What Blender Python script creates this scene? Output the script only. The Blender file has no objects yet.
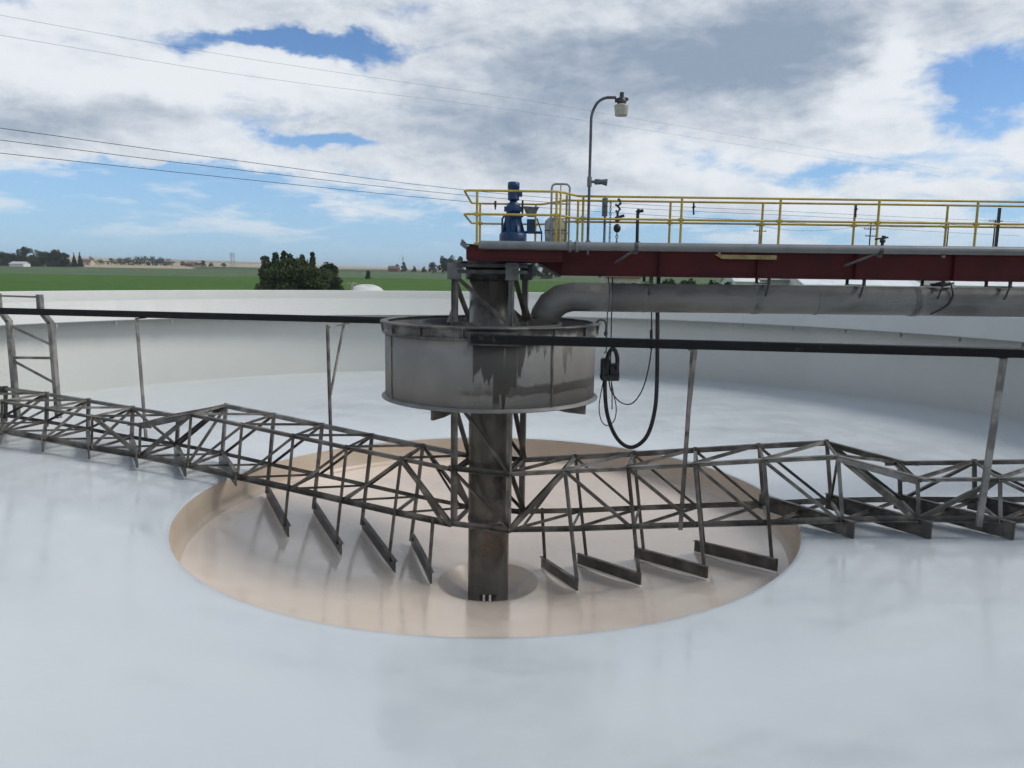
import bpy, math, random
from mathutils import Vector, Matrix
R = math.radians
sc = bpy.context.scene
COL = sc.collection
random.seed(7)

# ------------------------------------------------------------------ helpers
class MB:
    """collects shapes and links them as ONE mesh object"""
    def __init__(s): s.v = []; s.f = []; s.sm = []
    def add(s, vs, fs, smooth=False):
        o = len(s.v); s.v += [tuple(p) for p in vs]
        for f in fs: s.f.append(tuple(i + o for i in f)); s.sm.append(smooth)
    def box(s, x0, x1, y0, y1, z0, z1):
        vs = [(x, y, z) for x in (x0, x1) for y in (y0, y1) for z in (z0, z1)]
        s.add(vs, [(0,1,3,2),(4,6,7,5),(0,4,5,1),(2,3,7,6),(0,2,6,4),(1,5,7,3)])
    def sweep2(s, p0, p1, prof, up=(0,0,1), closed=True):
        p0 = Vector(p0); p1 = Vector(p1); d = (p1 - p0).normalized(); up = Vector(up)
        if abs(d.dot(up)) > .99: up = Vector((1, 0, 0))
        a = d.cross(up).normalized(); b = a.cross(d)
        n = len(prof)
        vs = [p0 + a*x + b*y for x, y in prof] + [p1 + a*x + b*y for x, y in prof]
        fs = [(i, (i+1) % n, n + (i+1) % n, n + i) for i in range(n)]
        s.add(vs, fs); s.add(vs[:n], [tuple(range(n))[::-1]]); s.add(vs[n:], [tuple(range(n))])
    def bar(s, p0, p1, w, h, up=(0,0,1)):
        s.sweep2(p0, p1, [(-w/2,-h/2),(w/2,-h/2),(w/2,h/2),(-w/2,h/2)], up)
    def angle(s, p0, p1, w, t=.012, up=(0,0,1), fx=1, fy=1):
        pr = [(0,0),(w,0),(w,t),(t,t),(t,w),(0,w)]
        pr = [((x - w*.35)*fx, (y - w*.35)*fy) for x, y in pr]
        if fx*fy < 0: pr = pr[::-1]
        s.sweep2(p0, p1, pr, up)
    def tube(s, pts, r, n=10, caps=True):
        pts = [Vector(p) for p in pts]; rings = []
        t0 = (pts[1]-pts[0]).normalized()
        up = Vector((0,0,1)) if abs(t0.z) < .9 else Vector((1,0,0))
        a = t0.cross(up).normalized()
        for i, p in enumerate(pts):
            if i == 0: t = t0
            elif i == len(pts)-1: t = (pts[i]-pts[i-1]).normalized()
            else: t = ((pts[i+1]-p).normalized() + (p-pts[i-1]).normalized()).normalized()
            a = (a - t*a.dot(t)).normalized(); b = t.cross(a)
            rr = r[i] if isinstance(r, (list, tuple)) else r
            rings.append([p + (a*math.cos(2*math.pi*k/n) + b*math.sin(2*math.pi*k/n))*rr for k in range(n)])
        vs = [v for g in rings for v in g]; fs = []
        for i in range(len(rings)-1):
            for k in range(n):
                fs.append((i*n+k, i*n+(k+1)%n, (i+1)*n+(k+1)%n, (i+1)*n+k))
        s.add(vs, fs, True)
        if caps:
            s.add(rings[0], [tuple(range(n))[::-1]]); s.add(rings[-1], [tuple(range(n))])
    def lathe(s, prof, n=48, c=(0,0,0), smooth=True, closed=False, a0=0, a1=2*math.pi):
        full = abs(a1-a0-2*math.pi) < 1e-6; m = n if full else n+1
        vs = []
        for k in range(m):
            a = a0 + (a1-a0)*k/n
            vs += [(c[0]+r*math.cos(a), c[1]+r*math.sin(a), c[2]+z) for r, z in prof]
        L = len(prof); fs = []
        for k in range(n):
            k2 = (k+1) % m
            for i in range(L if closed else L-1):
                j = (i+1) % L
                fs.append((k*L+i, k2*L+i, k2*L+j, k*L+j))
        s.add(vs, fs, smooth)
    def prism(s, poly, axis, t0, t1):
        """poly in the two other axes, extruded along axis"""
        def P(a, b, t): return {'x': (t, a, b), 'y': (a, t, b), 'z': (a, b, t)}[axis]
        n = len(poly); vs = [P(a, b, t0) for a, b in poly] + [P(a, b, t1) for a, b in poly]
        s.add(vs, [tuple(range(n))[::-1], tuple(range(n, 2*n))] + [(i,(i+1)%n,n+(i+1)%n,n+i) for i in range(n)])
    def ball(s, c, rx, ry, rz, n=10, m=6):
        vs = [(c[0], c[1], c[2]-rz)]
        for j in range(1, m):
            t = -math.pi/2 + math.pi*j/m
            vs += [(c[0]+rx*math.cos(t)*math.cos(2*math.pi*k/n), c[1]+ry*math.cos(t)*math.sin(2*math.pi*k/n), c[2]+rz*math.sin(t)) for k in range(n)]
        vs.append((c[0], c[1], c[2]+rz)); fs = []
        for k in range(n): fs.append((0, 1+(k+1)%n, 1+k))
        for j in range(m-2):
            for k in range(n):
                a = 1+j*n; fs.append((a+k, a+(k+1)%n, a+n+(k+1)%n, a+n+k))
        a = 1+(m-2)*n
        for k in range(n): fs.append((a+k, a+(k+1)%n, len(vs)-1))
        s.add(vs, fs, True)
    def build(s, name, m, parent=None, bevel=0):
        me = bpy.data.meshes.new(name); me.from_pydata(s.v, [], s.f)
        me.polygons.foreach_set('use_smooth', s.sm)
        me.materials.append(m)
        import bmesh
        b = bmesh.new(); b.from_mesh(me); bmesh.ops.recalc_face_normals(b, faces=b.faces); b.to_mesh(me); b.free()
        o = bpy.data.objects.new(name, me); COL.objects.link(o)
        if parent: o.parent = parent
        if bevel:
            md = o.modifiers.new('bevel', 'BEVEL'); md.width = bevel; md.segments = 1; md.limit_method = 'ANGLE'
        return o

def tag(o, label=None, cat=None, group=None, kind=None):
    if label: o['label'] = label
    if cat: o['category'] = cat
    if group: o['group'] = group
    if kind: o['kind'] = kind
    return o
def thing(name, label, cat, loc=(0,0,0), rz=0, group=None):
    o = bpy.data.objects.new(name, None); COL.objects.link(o); o.empty_display_size = .2
    o.location = loc; o.rotation_euler = (0, 0, rz)
    return tag(o, label, cat, group)
def copy_tree(o, parent=None):
    c = o.copy(); COL.objects.link(c)
    if parent: c.parent = parent
    for ch in list(o.children): copy_tree(ch, c)
    return c

# ------------------------------------------------------------------ node maths
class G:
    """tiny expression builder on a node tree"""
    def __init__(s, nt): s.nt = nt; s.n = nt.nodes; s.l = nt.links
    def node(s, t, **kw):
        n = s.n.new(t)
        for k, v in kw.items(): setattr(n, k, v)
        return n
    def put(s, sock, v):
        if hasattr(v, 'is_output') or isinstance(v, bpy.types.NodeSocket): s.l.new(v, sock)
        else:
            if isinstance(v, (tuple, list)) and len(v) == 3 and sock.type == 'RGBA': v = (*v, 1)
            sock.default_value = v
    def m(s, op, a, b=None, c=None, clamp=False):
        n = s.node('ShaderNodeMath', operation=op, use_clamp=clamp)
        for i, x in enumerate((a, b, c)):
            if x is not None: s.put(n.inputs[i], x)
        return n.outputs[0]
    def add(s, a, b): return s.m('ADD', a, b)
    def sub(s, a, b): return s.m('SUBTRACT', a, b)
    def mul(s, a, b): return s.m('MULTIPLY', a, b)
    def ss(s, x, lo, hi, t0=0., t1=1.):
        n = s.node('ShaderNodeMapRange', interpolation_type='SMOOTHSTEP')
        s.put(n.inputs[0], x); s.put(n.inputs[1], lo); s.put(n.inputs[2], hi); s.put(n.inputs[3], t0); s.put(n.inputs[4], t1)
        return n.outputs[0]
    def mix(s, f, a, b, mode='MIX'):
        n = s.node('ShaderNodeMix', data_type='RGBA', blend_type=mode)
        s.put(n.inputs[0], f); s.put(n.inputs[6], a); s.put(n.inputs[7], b)
        return n.outputs[2]
    def noise(s, vec, scale, detail=4, rough=.55, dist=0., out=0):
        n = s.node('ShaderNodeTexNoise'); s.put(n.inputs['Vector'], vec)
        s.put(n.inputs['Scale'], scale); s.put(n.inputs['Detail'], detail); s.put(n.inputs['Roughness'], rough); s.put(n.inputs['Distortion'], dist)
        return n.outputs[out]
    def vscale(s, vec, sx, sy, sz):
        n = s.node('ShaderNodeMapping'); s.put(n.inputs['Vector'], vec); n.inputs['Scale'].default_value = (sx, sy, sz)
        return n.outputs[0]
    def node_off(s, v, dx, dy):
        n = s.node('ShaderNodeVectorMath', operation='ADD'); s.put(n.inputs[0], v); n.inputs[1].default_value = (dx, dy, 0); return n.outputs[0]
    def obj(s): return s.node('ShaderNodeTexCoord').outputs['Object']
    def pos(s): return s.node('ShaderNodeNewGeometry').outputs['Position']
    def xyz(s, v):
        n = s.node('ShaderNodeSeparateXYZ'); s.put(n.inputs[0], v); return n.outputs
    def comb(s, x, y, z):
        n = s.node('ShaderNodeCombineXYZ')
        for i, q in enumerate((x, y, z)): s.put(n.inputs[i], q)
        return n.outputs[0]
    def bump(s, h, strength=.3, dist=.02):
        n = s.node('ShaderNodeBump'); s.put(n.inputs['Height'], h); n.inputs['Strength'].default_value = strength; n.inputs['Distance'].default_value = dist
        return n.outputs[0]

def newmat(name):
    m = bpy.data.materials.new(name); m.use_nodes = True
    g = G(m.node_tree); b = g.n['Principled BSDF']
    return m, g, b
def mat(name, c, rough=.5, c2=None, scale=3., amt=1., metal=0., lo=.4, hi=.65, bump=0., bscale=None, stretch=(1,1,1), spec=.5, coat=0., rvar=.1):
    m, g, b = newmat(name)
    v = g.vscale(g.obj(), *stretch)
    n = g.noise(v, scale, 6, .6)
    if c2: g.put(b.inputs['Base Color'], g.mix(g.mul(g.ss(n, lo, hi), amt), c, c2))
    else: g.put(b.inputs['Base Color'], c)
    n2 = g.noise(v, scale*4, 4, .6)
    g.put(b.inputs['Roughness'], g.m('ADD', rough - rvar/2, g.mul(n2, rvar), clamp=True))
    b.inputs['Metallic'].default_value = metal; b.inputs['Specular IOR Level'].default_value = spec
    b.inputs['Coat Weight'].default_value = coat; b.inputs['Coat Roughness'].default_value = .15
    if bump: g.put(b.inputs['Normal'], g.bump(g.noise(v, bscale or scale*6, 5, .6), bump, .01))
    return m

# ------------------------------------------------------------------ materials
M = {}
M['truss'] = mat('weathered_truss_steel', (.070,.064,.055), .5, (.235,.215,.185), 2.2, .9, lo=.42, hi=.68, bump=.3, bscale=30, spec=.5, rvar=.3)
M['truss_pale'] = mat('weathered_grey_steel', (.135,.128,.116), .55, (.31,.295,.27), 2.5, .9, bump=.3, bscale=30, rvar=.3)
M['blade'] = mat('wet_blade_steel', (.048,.045,.041), .35, (.16,.15,.135), 3.0, .9, lo=.42, hi=.7, bump=.4, bscale=18, rvar=.3)
M['strip'] = mat('pale_squeegee_and_slot_light', (.80,.78,.72), .5)
M['black'] = mat('black_coated_pipe', (.0045,.0045,.005), .34, (.07,.07,.066), 6., .7, lo=.6, hi=.76, bump=.3, bscale=20, rvar=.3, spec=.25)
M['rubber'] = mat('black_rubber', (.012,.012,.013), .4, (.03,.03,.03), 5.)
M['red'] = mat('maroon_girder_paint', (.078,.0085,.0095), .5, (.045,.0065,.0075), 1.6, .8, lo=.4, hi=.7, bump=.15, bscale=12, rvar=.2, spec=.25)
M['yellow'] = mat('yellow_rail_paint', (.47,.345,.05), .45, (.24,.18,.05), 4., .7, lo=.5, hi=.7)
M['yplate'] = mat('faded_yellow_paint', (.33,.26,.10), .5, (.2,.16,.07), 5.)
M['blue'] = mat('blue_machine_paint', (.004,.045,.135), .4, (.003,.022,.07), 5., .7)
M['conduit'] = mat('pale_grey_pipe', (.19,.197,.197), .42, (.135,.142,.142), 2.2, .8, lo=.45, hi=.7, rvar=.2)
M['galv'] = mat('galvanised_steel', (.30,.31,.31), .4, (.18,.19,.19), 7., .8, metal=.3)
M['darkmetal'] = mat('dark_fitting_steel', (.03,.03,.032), .45, (.08,.078,.075), 8.)
M['cast'] = mat('grey_casting', (.16,.17,.17), .5, (.09,.09,.09), 7.)
M['rope'] = mat('steel_chain', (.10,.10,.10), .4, (.05,.05,.05), 20.)
M['lamp'] = mat('lamp_white_plastic', (.46,.44,.39), .4, (.36,.345,.30), 9.)
M['bucket'] = mat('grey_canvas', (.50,.50,.48), .75, (.34,.34,.33), 6., .8, bump=.4, bscale=9)

# feed pipe : dull steel with darker patches low down
m, g, b = newmat('dull_feed_pipe_steel'); o = g.obj(); n = g.noise(g.vscale(o, .5, 1, 1.6), 1.6, 6, .62)
c = g.mix(g.ss(n, .42, .68), (.215,.212,.20), (.125,.122,.115)); n3 = g.noise(g.vscale(o, 3, 1, .4), 3, 5, .6)
c = g.mix(g.mul(g.ss(n3, .60, .80), .25), c, (.24,.235,.22)); g.put(b.inputs['Base Color'], c)
b.inputs['Metallic'].default_value = .1; g.put(b.inputs['Roughness'], g.add(.45, g.mul(n, .2))); g.put(b.inputs['Normal'], g.bump(g.noise(o, 9, 5, .6), .15, .02)); M['feed'] = m

# centre column : wet dark steel, rust band near the rake truss
m, g, b = newmat('wet_column_steel'); o = g.obj(); x, y, z = g.xyz(o)
n = g.noise(g.vscale(o, 1.2, 1.2, .7), 1.8, 7, .65); n2 = g.noise(g.vscale(o, 3.5, 3.5, 1.2), 2.2, 7, .7)
c = g.mix(g.ss(n, .38, .66), (.050,.045,.038), (.145,.132,.112))
rb = g.mul(g.ss(z, -2.55, -2.1), g.ss(z, -1.5, -1.75))
c = g.mix(g.mul(g.mul(g.ss(n2, .48, .62), rb), .85), c, (.115,.062,.034))
c = g.mix(g.mul(g.ss(z, -2.5, -2.75), .7), c, (.115,.112,.102)); g.put(b.inputs['Base Color'], c)
g.put(b.inputs['Roughness'], g.ss(n2, .3, .7, .22, .5)); g.put(b.inputs['Normal'], g.bump(n2, .2, .02)); M['column'] = m

# feedwell shell : grey steel, big dark wet stain with drips on one side
def wellmat(name, lo, hi):
    m, g, b = newmat(name); o = g.obj(); x, y, z = g.xyz(o)
    ang = g.m('ARCTAN2', x, g.mul(y, -1)); u = g.comb(g.mul(ang, 2.4), 0, z)
    n = g.noise(g.vscale(u, 1, 1, 1), 1.4, 7, .6); nd = g.noise(g.vscale(u, 3.2, 1, .12), 1.5, 3, .55)
    nd2 = g.noise(g.vscale(u, 4.0, 1, .30), 2.3, 5, .6)
    c = g.mix(g.ss(n, .35, .7), lo, hi)
    rag = g.add(g.mul(g.sub(nd, .5), 2.8), g.mul(g.sub(n, .5), .6))            # ragged lower edge of the stains
    w1 = g.mul(g.ss(ang, -.125, -.11), g.ss(ang, .262, .25)); w2 = g.mul(g.ss(ang, .25, .26), g.ss(ang, .57, .54)); w3 = g.mul(g.ss(ang, .66, .70), g.ss(ang, .86, .82))
    s1 = g.mul(w1, g.ss(g.add(z, g.mul(rag, .75)), 1.86, 1.90)); s1 = g.mul(s1, g.sub(1, g.mul(g.ss(nd2, .60, .66), .75)))
    s2 = g.mul(w2, g.ss(g.add(z, rag), 2.36, 2.42)); s3 = g.mul(g.mul(w3, .6), g.ss(g.add(z, rag), 2.52, 2.58))
    drip = g.mul(g.mul(g.ss(ang, .045, .06), g.ss(ang, .115, .10)), g.ss(z, 1.36, 1.6))
    band = g.mul(g.mul(g.ss(g.add(z, g.mul(g.sub(n, .5), .5)), 1.66, 1.72), g.ss(g.add(z, g.mul(g.sub(n, .5), .5)), 1.94, 1.88)), g.ss(ang, -.45, -.2, 0., .75))
    band = g.mul(band, g.ss(g.add(n, g.mul(ang, .12)), .40, .58))
    st = g.m('MAXIMUM', g.m('MAXIMUM', s1, s2), g.m('MAXIMUM', s3, g.m('MAXIMUM', drip, band)), clamp=True)
    c = g.mix(g.ss(ang, .5, .7, 0., .5), c, (.215,.195,.165))
    c = g.mix(g.mul(st, .9), c, (.040,.037,.033)); g.put(b.inputs['Base Color'], c)
    g.put(b.inputs['Roughness'], g.ss(st, 0., 1., .68, .42)); b.inputs['Metallic'].default_value = 0; b.inputs['Specular IOR Level'].default_value = .3
    g.put(b.inputs['Normal'], g.bump(g.add(n, g.mul(nd, .3)), .12, .02)); return m
M['well'] = wellmat('stained_feedwell_steel', (.19,.188,.18), (.24,.237,.226))
M['wellrim'] = mat('grimy_rim_steel', (.055,.052,.047), .5, (.19,.18,.162), 3.2, .9, lo=.42, hi=.66, bump=.3, bscale=16, rvar=.3)
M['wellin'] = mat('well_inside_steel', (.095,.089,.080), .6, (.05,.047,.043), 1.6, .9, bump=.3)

# white tank coating
def tankmat(name, base, tint, wet):
    m, g, b = newmat(name); o = g.obj(); x, y, z = g.xyz(o)
    ang = g.m('ARCTAN2', x, y); pan = g.m('FLOOR', g.mul(ang, 5.4))
    wn = g.node('ShaderNodeTexWhiteNoise', noise_dimensions='1D'); g.put(wn.inputs[1], pan)
    u = g.comb(g.mul(ang, 18), 0, g.mul(z, .25)); st = g.noise(u, 1.4, 5, .6); n = g.noise(o, .35, 5, .6)
    f = g.add(g.mul(g.sub(wn.outputs[0], .5), .30), g.add(g.mul(g.sub(st, .5), .5), g.mul(g.sub(n, .5), .5)))
    fr = g.m('FRACT', g.mul(ang, 5.4)); seam = g.m('LESS_THAN', fr, .006)
    f = g.add(f, g.mul(seam, .25))
    g.put(b.inputs['Base Color'], g.mix(g.m('ADD', .35, f, clamp=True), base, tint))
    g.put(b.inputs['Roughness'], g.add(wet, g.mul(st, .2))); return m
M['wall'] = tankmat('white_wall_coating', (.60,.605,.572), (.49,.50,.47), .42)
M['launder'] = tankmat('launder_coating', (.58,.585,.555), (.49,.50,.475), .42)
M['under'] = mat('launder_shade_grey', (.30,.30,.29), .6)  # darker grey, shade below the launder put into the colour

def floormat(name, c0, c1, rlo, rhi, bstr, streak):
    m, g, b = newmat(name); o = g.pos(); x, y, z = g.xyz(o)
    big = g.noise(o, .11, 3, .5)
    rad = g.m('SQRT', g.add(g.mul(x, x), g.mul(y, y))); ang = g.m('ARCTAN2', x, y)
    pol = g.comb(g.mul(rad, streak), g.mul(ang, 7), 0)                             # coating rolled on in passes round the tank
    roll = g.noise(pol, 1.6, 4, .55); med = g.noise(g.vscale(o, .7, 1.2, 1), .8, 4, .5)
    f = g.add(g.mul(big, .55), g.add(g.mul(med, .25), g.mul(roll, .2)))
    c = g.mix(g.ss(f, .35, .65), c0, c1); dirt = g.noise(g.comb(g.mul(rad, .9), g.mul(ang, 3.5), 7.), 1.1, 7, .65)
    c = g.mix(g.mul(g.ss(dirt, .54, .74), .25), c, tuple(q*.72 for q in c0)); g.put(b.inputs['Base Color'], c)
    rr = g.add(g.mul(roll, .5), g.mul(med, .5))
    g.put(b.inputs['Roughness'], g.ss(rr, .36, .62, rlo, rhi))
    hgt = g.add(g.mul(g.noise(pol, 1.3, 2, .5), .8), g.add(g.mul(g.noise(o, .7, 0, .5), .8), g.add(g.mul(g.noise(g.vscale(o, .7, 1.6, 1), 2.4, 2, .5), .20), g.mul(g.noise(g.comb(g.mul(rad, 1.6), g.mul(ang, 4), 3.), 5.5, 2, .5), .06))))
    g.put(b.inputs['Normal'], g.bump(hgt, bstr, .03))
    b.inputs['Specular IOR Level'].default_value = .5; b.inputs['Coat Weight'].default_value = .35; b.inputs['Coat Roughness'].default_value = .12
    return m
M['floor'] = floormat('glossy_white_floor_coating', (.580,.616,.620), (.648,.675,.672), .10, .38, .22, 1.2)
M['pit'] = floormat('glossy_beige_primer', (.72,.60,.49), (.78,.68,.572), .10, .30, .22, 1.6)
M['pitwall'] = mat('beige_primer_band', (.54,.445,.345), .4, (.60,.505,.405), 1.2, .8, bump=.15, bscale=5)

# ------------------------------------------------------------------ camera
cam = bpy.data.cameras.new('camera'); co = bpy.data.objects.new('camera', cam); COL.objects.link(co); sc.camera = co
CAMX, CAMY, CAMZ = .4941, -16.9564, 4.0
pitch, roll, f = .141911, .014071, 759.826
fw = Vector((0, math.cos(pitch), -math.sin(pitch))); up = Vector((0, math.sin(pitch), math.cos(pitch))); rt = Vector((1,0,0))
r2 = math.cos(roll)*rt + math.sin(roll)*up; u2 = -math.sin(roll)*rt + math.cos(roll)*up
mw = Matrix((r2, u2, -fw)).transposed().to_4x4(); mw.translation = (CAMX, CAMY, CAMZ); co.matrix_world = mw
cam.sensor_width = 36; cam.sensor_fit = 'HORIZONTAL'; cam.lens = 36*f/1024; cam.clip_start = .05; cam.clip_end = 40000
def dirpx(x, y):
    d = (fw + r2*((x-512)/f) - u2*((y-384)/f)).normalized()
    return math.atan2(d.x, d.y), math.asin(d.z)
def lat(x, D):                                       # a bearing from the camera, D metres out
    a, e = dirpx(x, 275); return CAMX + D*math.tan(a), CAMY + D

# ------------------------------------------------------------------ clarifier tank
TR = 18.3
tank = thing('clarifier_tank', 'huge round empty clarifier tank, white coated inside with a beige centre pit', 'tank', (0,0,-.39))
def tp(mb, name, m, par=tank):
    o = mb.build(name, m, par); o.location = (0,0,.39) if par is tank else (0,0,0); return o
NS = 256
b_ = MB(); b_.lathe([(TR+.02,-.6),(TR,-.388),(TR,3.215),(TR+.02,3.245),(TR+.14,3.245),(TR+.14,3.19),(TR+.05,3.18),(TR+.05,-.6)], NS); tp(b_, 'wall', M['wall'])
b_ = MB(); b_.lathe([(TR-.002,2.235),(17.71,2.235),(17.71,2.90),(17.70,2.915),(17.685,2.90),(17.685,2.215),(17.66,2.2),(17.66,2.17),(17.70,2.16),(TR-.002,2.16)], NS)
laund = tp(b_, 'launder', M['launder'])
b_ = MB(); b_.lathe([(17.655,2.172),(17.655,2.150),(TR-.004,2.150)], NS); b_.build('underside_shade', M['under'], laund)  # dark sheet drawn as the shadow line below the launder
for k in range(54):
    a = 2*math.pi*(k+.35)/54; c, s_ = math.cos(a), math.sin(a)
    b_ = MB(); pr = []
    t = Vector((-s_, c, 0))*.03
    for r_, z_ in ((17.665,2.149),(17.83,2.149),(17.83,2.06),(17.76,2.0),(17.665,2.0)): pr.append(Vector((r_*c, r_*s_, z_)))
    b_.add([p+t for p in pr]+[p-t for p in pr], [(0,1,2,3,4),(9,8,7,6,5)]+[(i,(i+1)%5,5+(i+1)%5,5+i) for i in range(5)])
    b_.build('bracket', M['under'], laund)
prof = [(TR,-.388),(17.2,-.435),(14.5,-.55),(11.5,-.68),(9.6,-.835),(8.0,-.975),(7.2,-1.055),(6.86,-1.095),(6.76,-1.108),(6.735,-1.125)]
b_ = MB(); b_.lathe(prof, NS); tp(b_, 'floor', M['floor'])
b_ = MB(); b_.lathe([(6.735,-1.125),(6.725,-1.19),(6.705,-1.45),(6.68,-1.66),(6.63,-1.765),(6.55,-1.80)], NS); tp(b_, 'pit_wall', M['pitwall'])
pz = lambda r_: -3.0 + (r_-1.35)*.226
b_ = MB(); b_.lathe([(6.55,-1.80),(6.3,pz(6.3)),(5,pz(5)),(3.5,pz(3.5)),(2.2,pz(2.2)),(1.4,-3.0),(1.24,-3.035),(1.17,-3.08)], NS); tp(b_, 'pit_floor', M['pit'])
b_ = MB(); b_.lathe([(1.17,-3.08),(1.08,-3.17),(.66,-3.55),(.60,-3.585),(.0,-3.60)], 96); tp(b_, 'sump', mat('sump_primer', (.62,.515,.41), .3, (.70,.595,.485), 1.5, .8, bump=.15, bscale=4))

# ------------------------------------------------------------------ centre column
colm = thing('center_column', 'thick dark wet steel column with a rusty band, standing in the middle of the tank', 'column', (0,0,-3.59))
def cp(mb, name, m): o = mb.build(name, m, colm); o.location = (0,0,3.59); return o
b_ = MB(); NC = 64
zs = [-3.575,-3.41,-3.25,-3.1,-2.0,0,2,3.9]; r0 = .47
slots = set(k for k in range(NC) if (k % 16) in (0,2,4,6))
vs = [(r0*math.cos(2*math.pi*(k-.5)/NC - math.pi/2 - .20), r0*math.sin(2*math.pi*(k-.5)/NC - math.pi/2 - .20), z) for z in zs for k in range(NC)]
fs = []
for j in range(len(zs)-1):
    for k in range(NC):
        if j == 1 and k in slots: continue
        fs.append((j*NC+k, j*NC+(k+1)%NC, (j+1)*NC+(k+1)%NC, (j+1)*NC+k))
b_.add(vs, fs, True); cobj = cp(b_, 'column_shell', M['column'])
md = cobj.modifiers.new('thickness', 'SOLIDIFY'); md.thickness = .02; md.offset = -1
for k in range(5):  # pale and black bars paint lit and dark slots on the column foot
    a = -math.pi/2 - .02 + (k-2)*.15; b_ = MB(); c_ = Vector((.474*math.cos(a), .474*math.sin(a), -3.32)); tt = Vector((-math.sin(a), math.cos(a), 0))
    b_.bar(c_+Vector((0,0,-.09)), c_+Vector((0,0,.09)), .045, .012, up=(math.cos(a),math.sin(a),0)); cp(b_, 'painted_slot', M['strip'] if k % 2 else M['rubber'])
b_ = MB(); b_.lathe([(.4705,-1.60),(.485,-1.60),(.485,-1.52),(.4705,-1.52)], 64); cp(b_, 'collar', M['column'])

# ------------------------------------------------------------------ rotating drive cage
TH = .240
def AL(s, off, z):  # arm frame: s outwards along the right arm, off towards the camera
    return (s*math.cos(TH) - off*math.sin(TH), -s*math.sin(TH) - off*math.cos(TH), z)
cage = thing('drive_cage', 'square open steel cage of four legs and slanting braces around the centre column', 'cage', (0,0,-1.56))
def gp(mb, name, m=None):
    o = mb.build(name, m or M['truss'], cage); o.location = (0,0,1.56); return o
LS = .64; LO = .66
for sx in (-1, 1):
    for so in (-1, 1):
        b_ = MB(); b_.angle(AL(sx*LS, so*LO, -1.60), AL(sx*LS, so*LO, 4.02), .125, .014, up=AL(1,0,0), fx=-so, fy=-sx); gp(b_, 'cage_leg', M['truss_pale'])
        b_ = MB(); q0 = AL(0,so*.012,0); pl = [AL(sx*(LS+.04), so*LO, 3.32), AL(sx*(LS+.17), so*LO, 2.98), AL(sx*(LS-.10), so*LO, 2.98), AL(sx*(LS-.04), so*LO, 3.32)]
        b_.add([Vector(v)+Vector(q0) for v in pl]+[Vector(v)-Vector(q0) for v in pl], [(0,1,2,3),(7,6,5,4),(0,1,5,4),(1,2,6,5),(2,3,7,6),(3,0,4,7)]); gp(b_, 'gusset', M['truss_pale'])
        b_ = MB(); p = Vector(AL(sx*LS, so*LO, 0)); b_.box(p.x-.14, p.x+.14, p.y-.12, p.y+.12, 3.90, 4.26); gp(b_, 'leg_cap', M['cast'])
for so in (-1, 1):
    for (za, zb, sg) in ((4.0,2.95,-1),(1.35,-.25,-1),(-.32,-1.5,-1)):
        b_ = MB(); b_.angle(AL(sg*LS*.97, so*(LO+.035), za), AL(-sg*LS*.97, so*(LO+.035), zb), .085, .012, up=AL(0,so,0)); gp(b_, 'brace')
    for z in (2.92, 1.2, -.29, -1.56):
        e = .12 if z < 0 else 0
        b_ = MB(); b_.angle(AL(-LS-e, so*(LO+.02), z+(.02 if z < 0 else 0)), AL(LS+e*.5, so*(LO+.02), z-(.02 if z < 0 else 0)), .10, .012); gp(b_, 'cage_strut')
for sx in (-1, 1):
    for (za, zb, sg) in ((4.0,2.95,1),(1.35,-.25,1),(-.32,-1.5,1)):
        b_ = MB(); b_.angle(AL(sx*(LS+.035), sg*LO*.97, za), AL(sx*(LS+.035), -sg*LO*.97, zb), .085, .012, up=AL(sx,0,0)); gp(b_, 'brace')
    for z in (2.92, 1.2, -.29, -1.56):
        b_ = MB(); b_.angle(AL(sx*LS, -LO, z), AL(sx*LS, LO, z), .09, .012); gp(b_, 'cage_strut')
# top frame and turntable under the bridge
b_ = MB()
for z in (4.07, 4.20):
    for so in (-1, 1): b_.bar(AL(-.74, so*.70, z), AL(.74, so*.70, z), .12, .075)
    for sx in (-1, 1): b_.bar(AL(sx*.68, -.62, z), AL(sx*.68, .62, z), .12, .075)
gp(b_, 'top_frame', M['darkmetal'])
b_ = MB(); b_.lathe([(0,4.245),(.78,4.245),(.80,4.26),(.80,4.295),(.6,4.297),(0,4.297)], 48); b_.lathe([(.42,3.9),(.56,3.9),(.56,4.245),(.42,4.245)], 40); gp(b_, 'turntable', M['darkmetal'])

# ------------------------------------------------------------------ feedwell
well = thing('feedwell', 'big round grey steel drum with dark drip stains, hung around the column under the bridge', 'drum', (0,0,1.33), TH*0)
def wp(mb, name, m): o = mb.build(name, m, well); o.location = (0,0,-1.33); return o
RW = 2.33
b_ = MB(); b_.lathe([(RW,1.36),(RW,2.99),(RW-.02,2.99),(RW-.02,1.36)], 128, closed=True); wp(b_, 'shell', M['well'])
b_ = MB(); b_.lathe([(RW+.003,2.745),(2.40,2.745),(2.40,2.775),(RW+.03,2.785),(RW+.03,2.955),(2.43,2.965),(2.43,3.0),(RW-.06,3.0),(RW-.06,2.975),(RW+.003,2.972)], 128); wp(b_, 'rim', M['wellrim'])
for k in range(16):
    a = 2*math.pi*(k+.5)/16; b_ = MB(); t = Vector((-math.sin(a), math.cos(a), 0))*.008; c, s_ = math.cos(a), math.sin(a)
    pr = [Vector((r_*c, r_*s_, z_)) for r_, z_ in ((RW+.031,2.787),(2.395,2.776),(2.42,2.963),(RW+.031,2.954))]
    b_.add([p+t for p in pr]+[p-t for p in pr], [(0,1,2,3),(7,6,5,4)]+[(i,(i+1)%4,4+(i+1)%4,4+i) for i in range(4)]); wp(b_, 'rim_stiffener', M['wellrim'])
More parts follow.
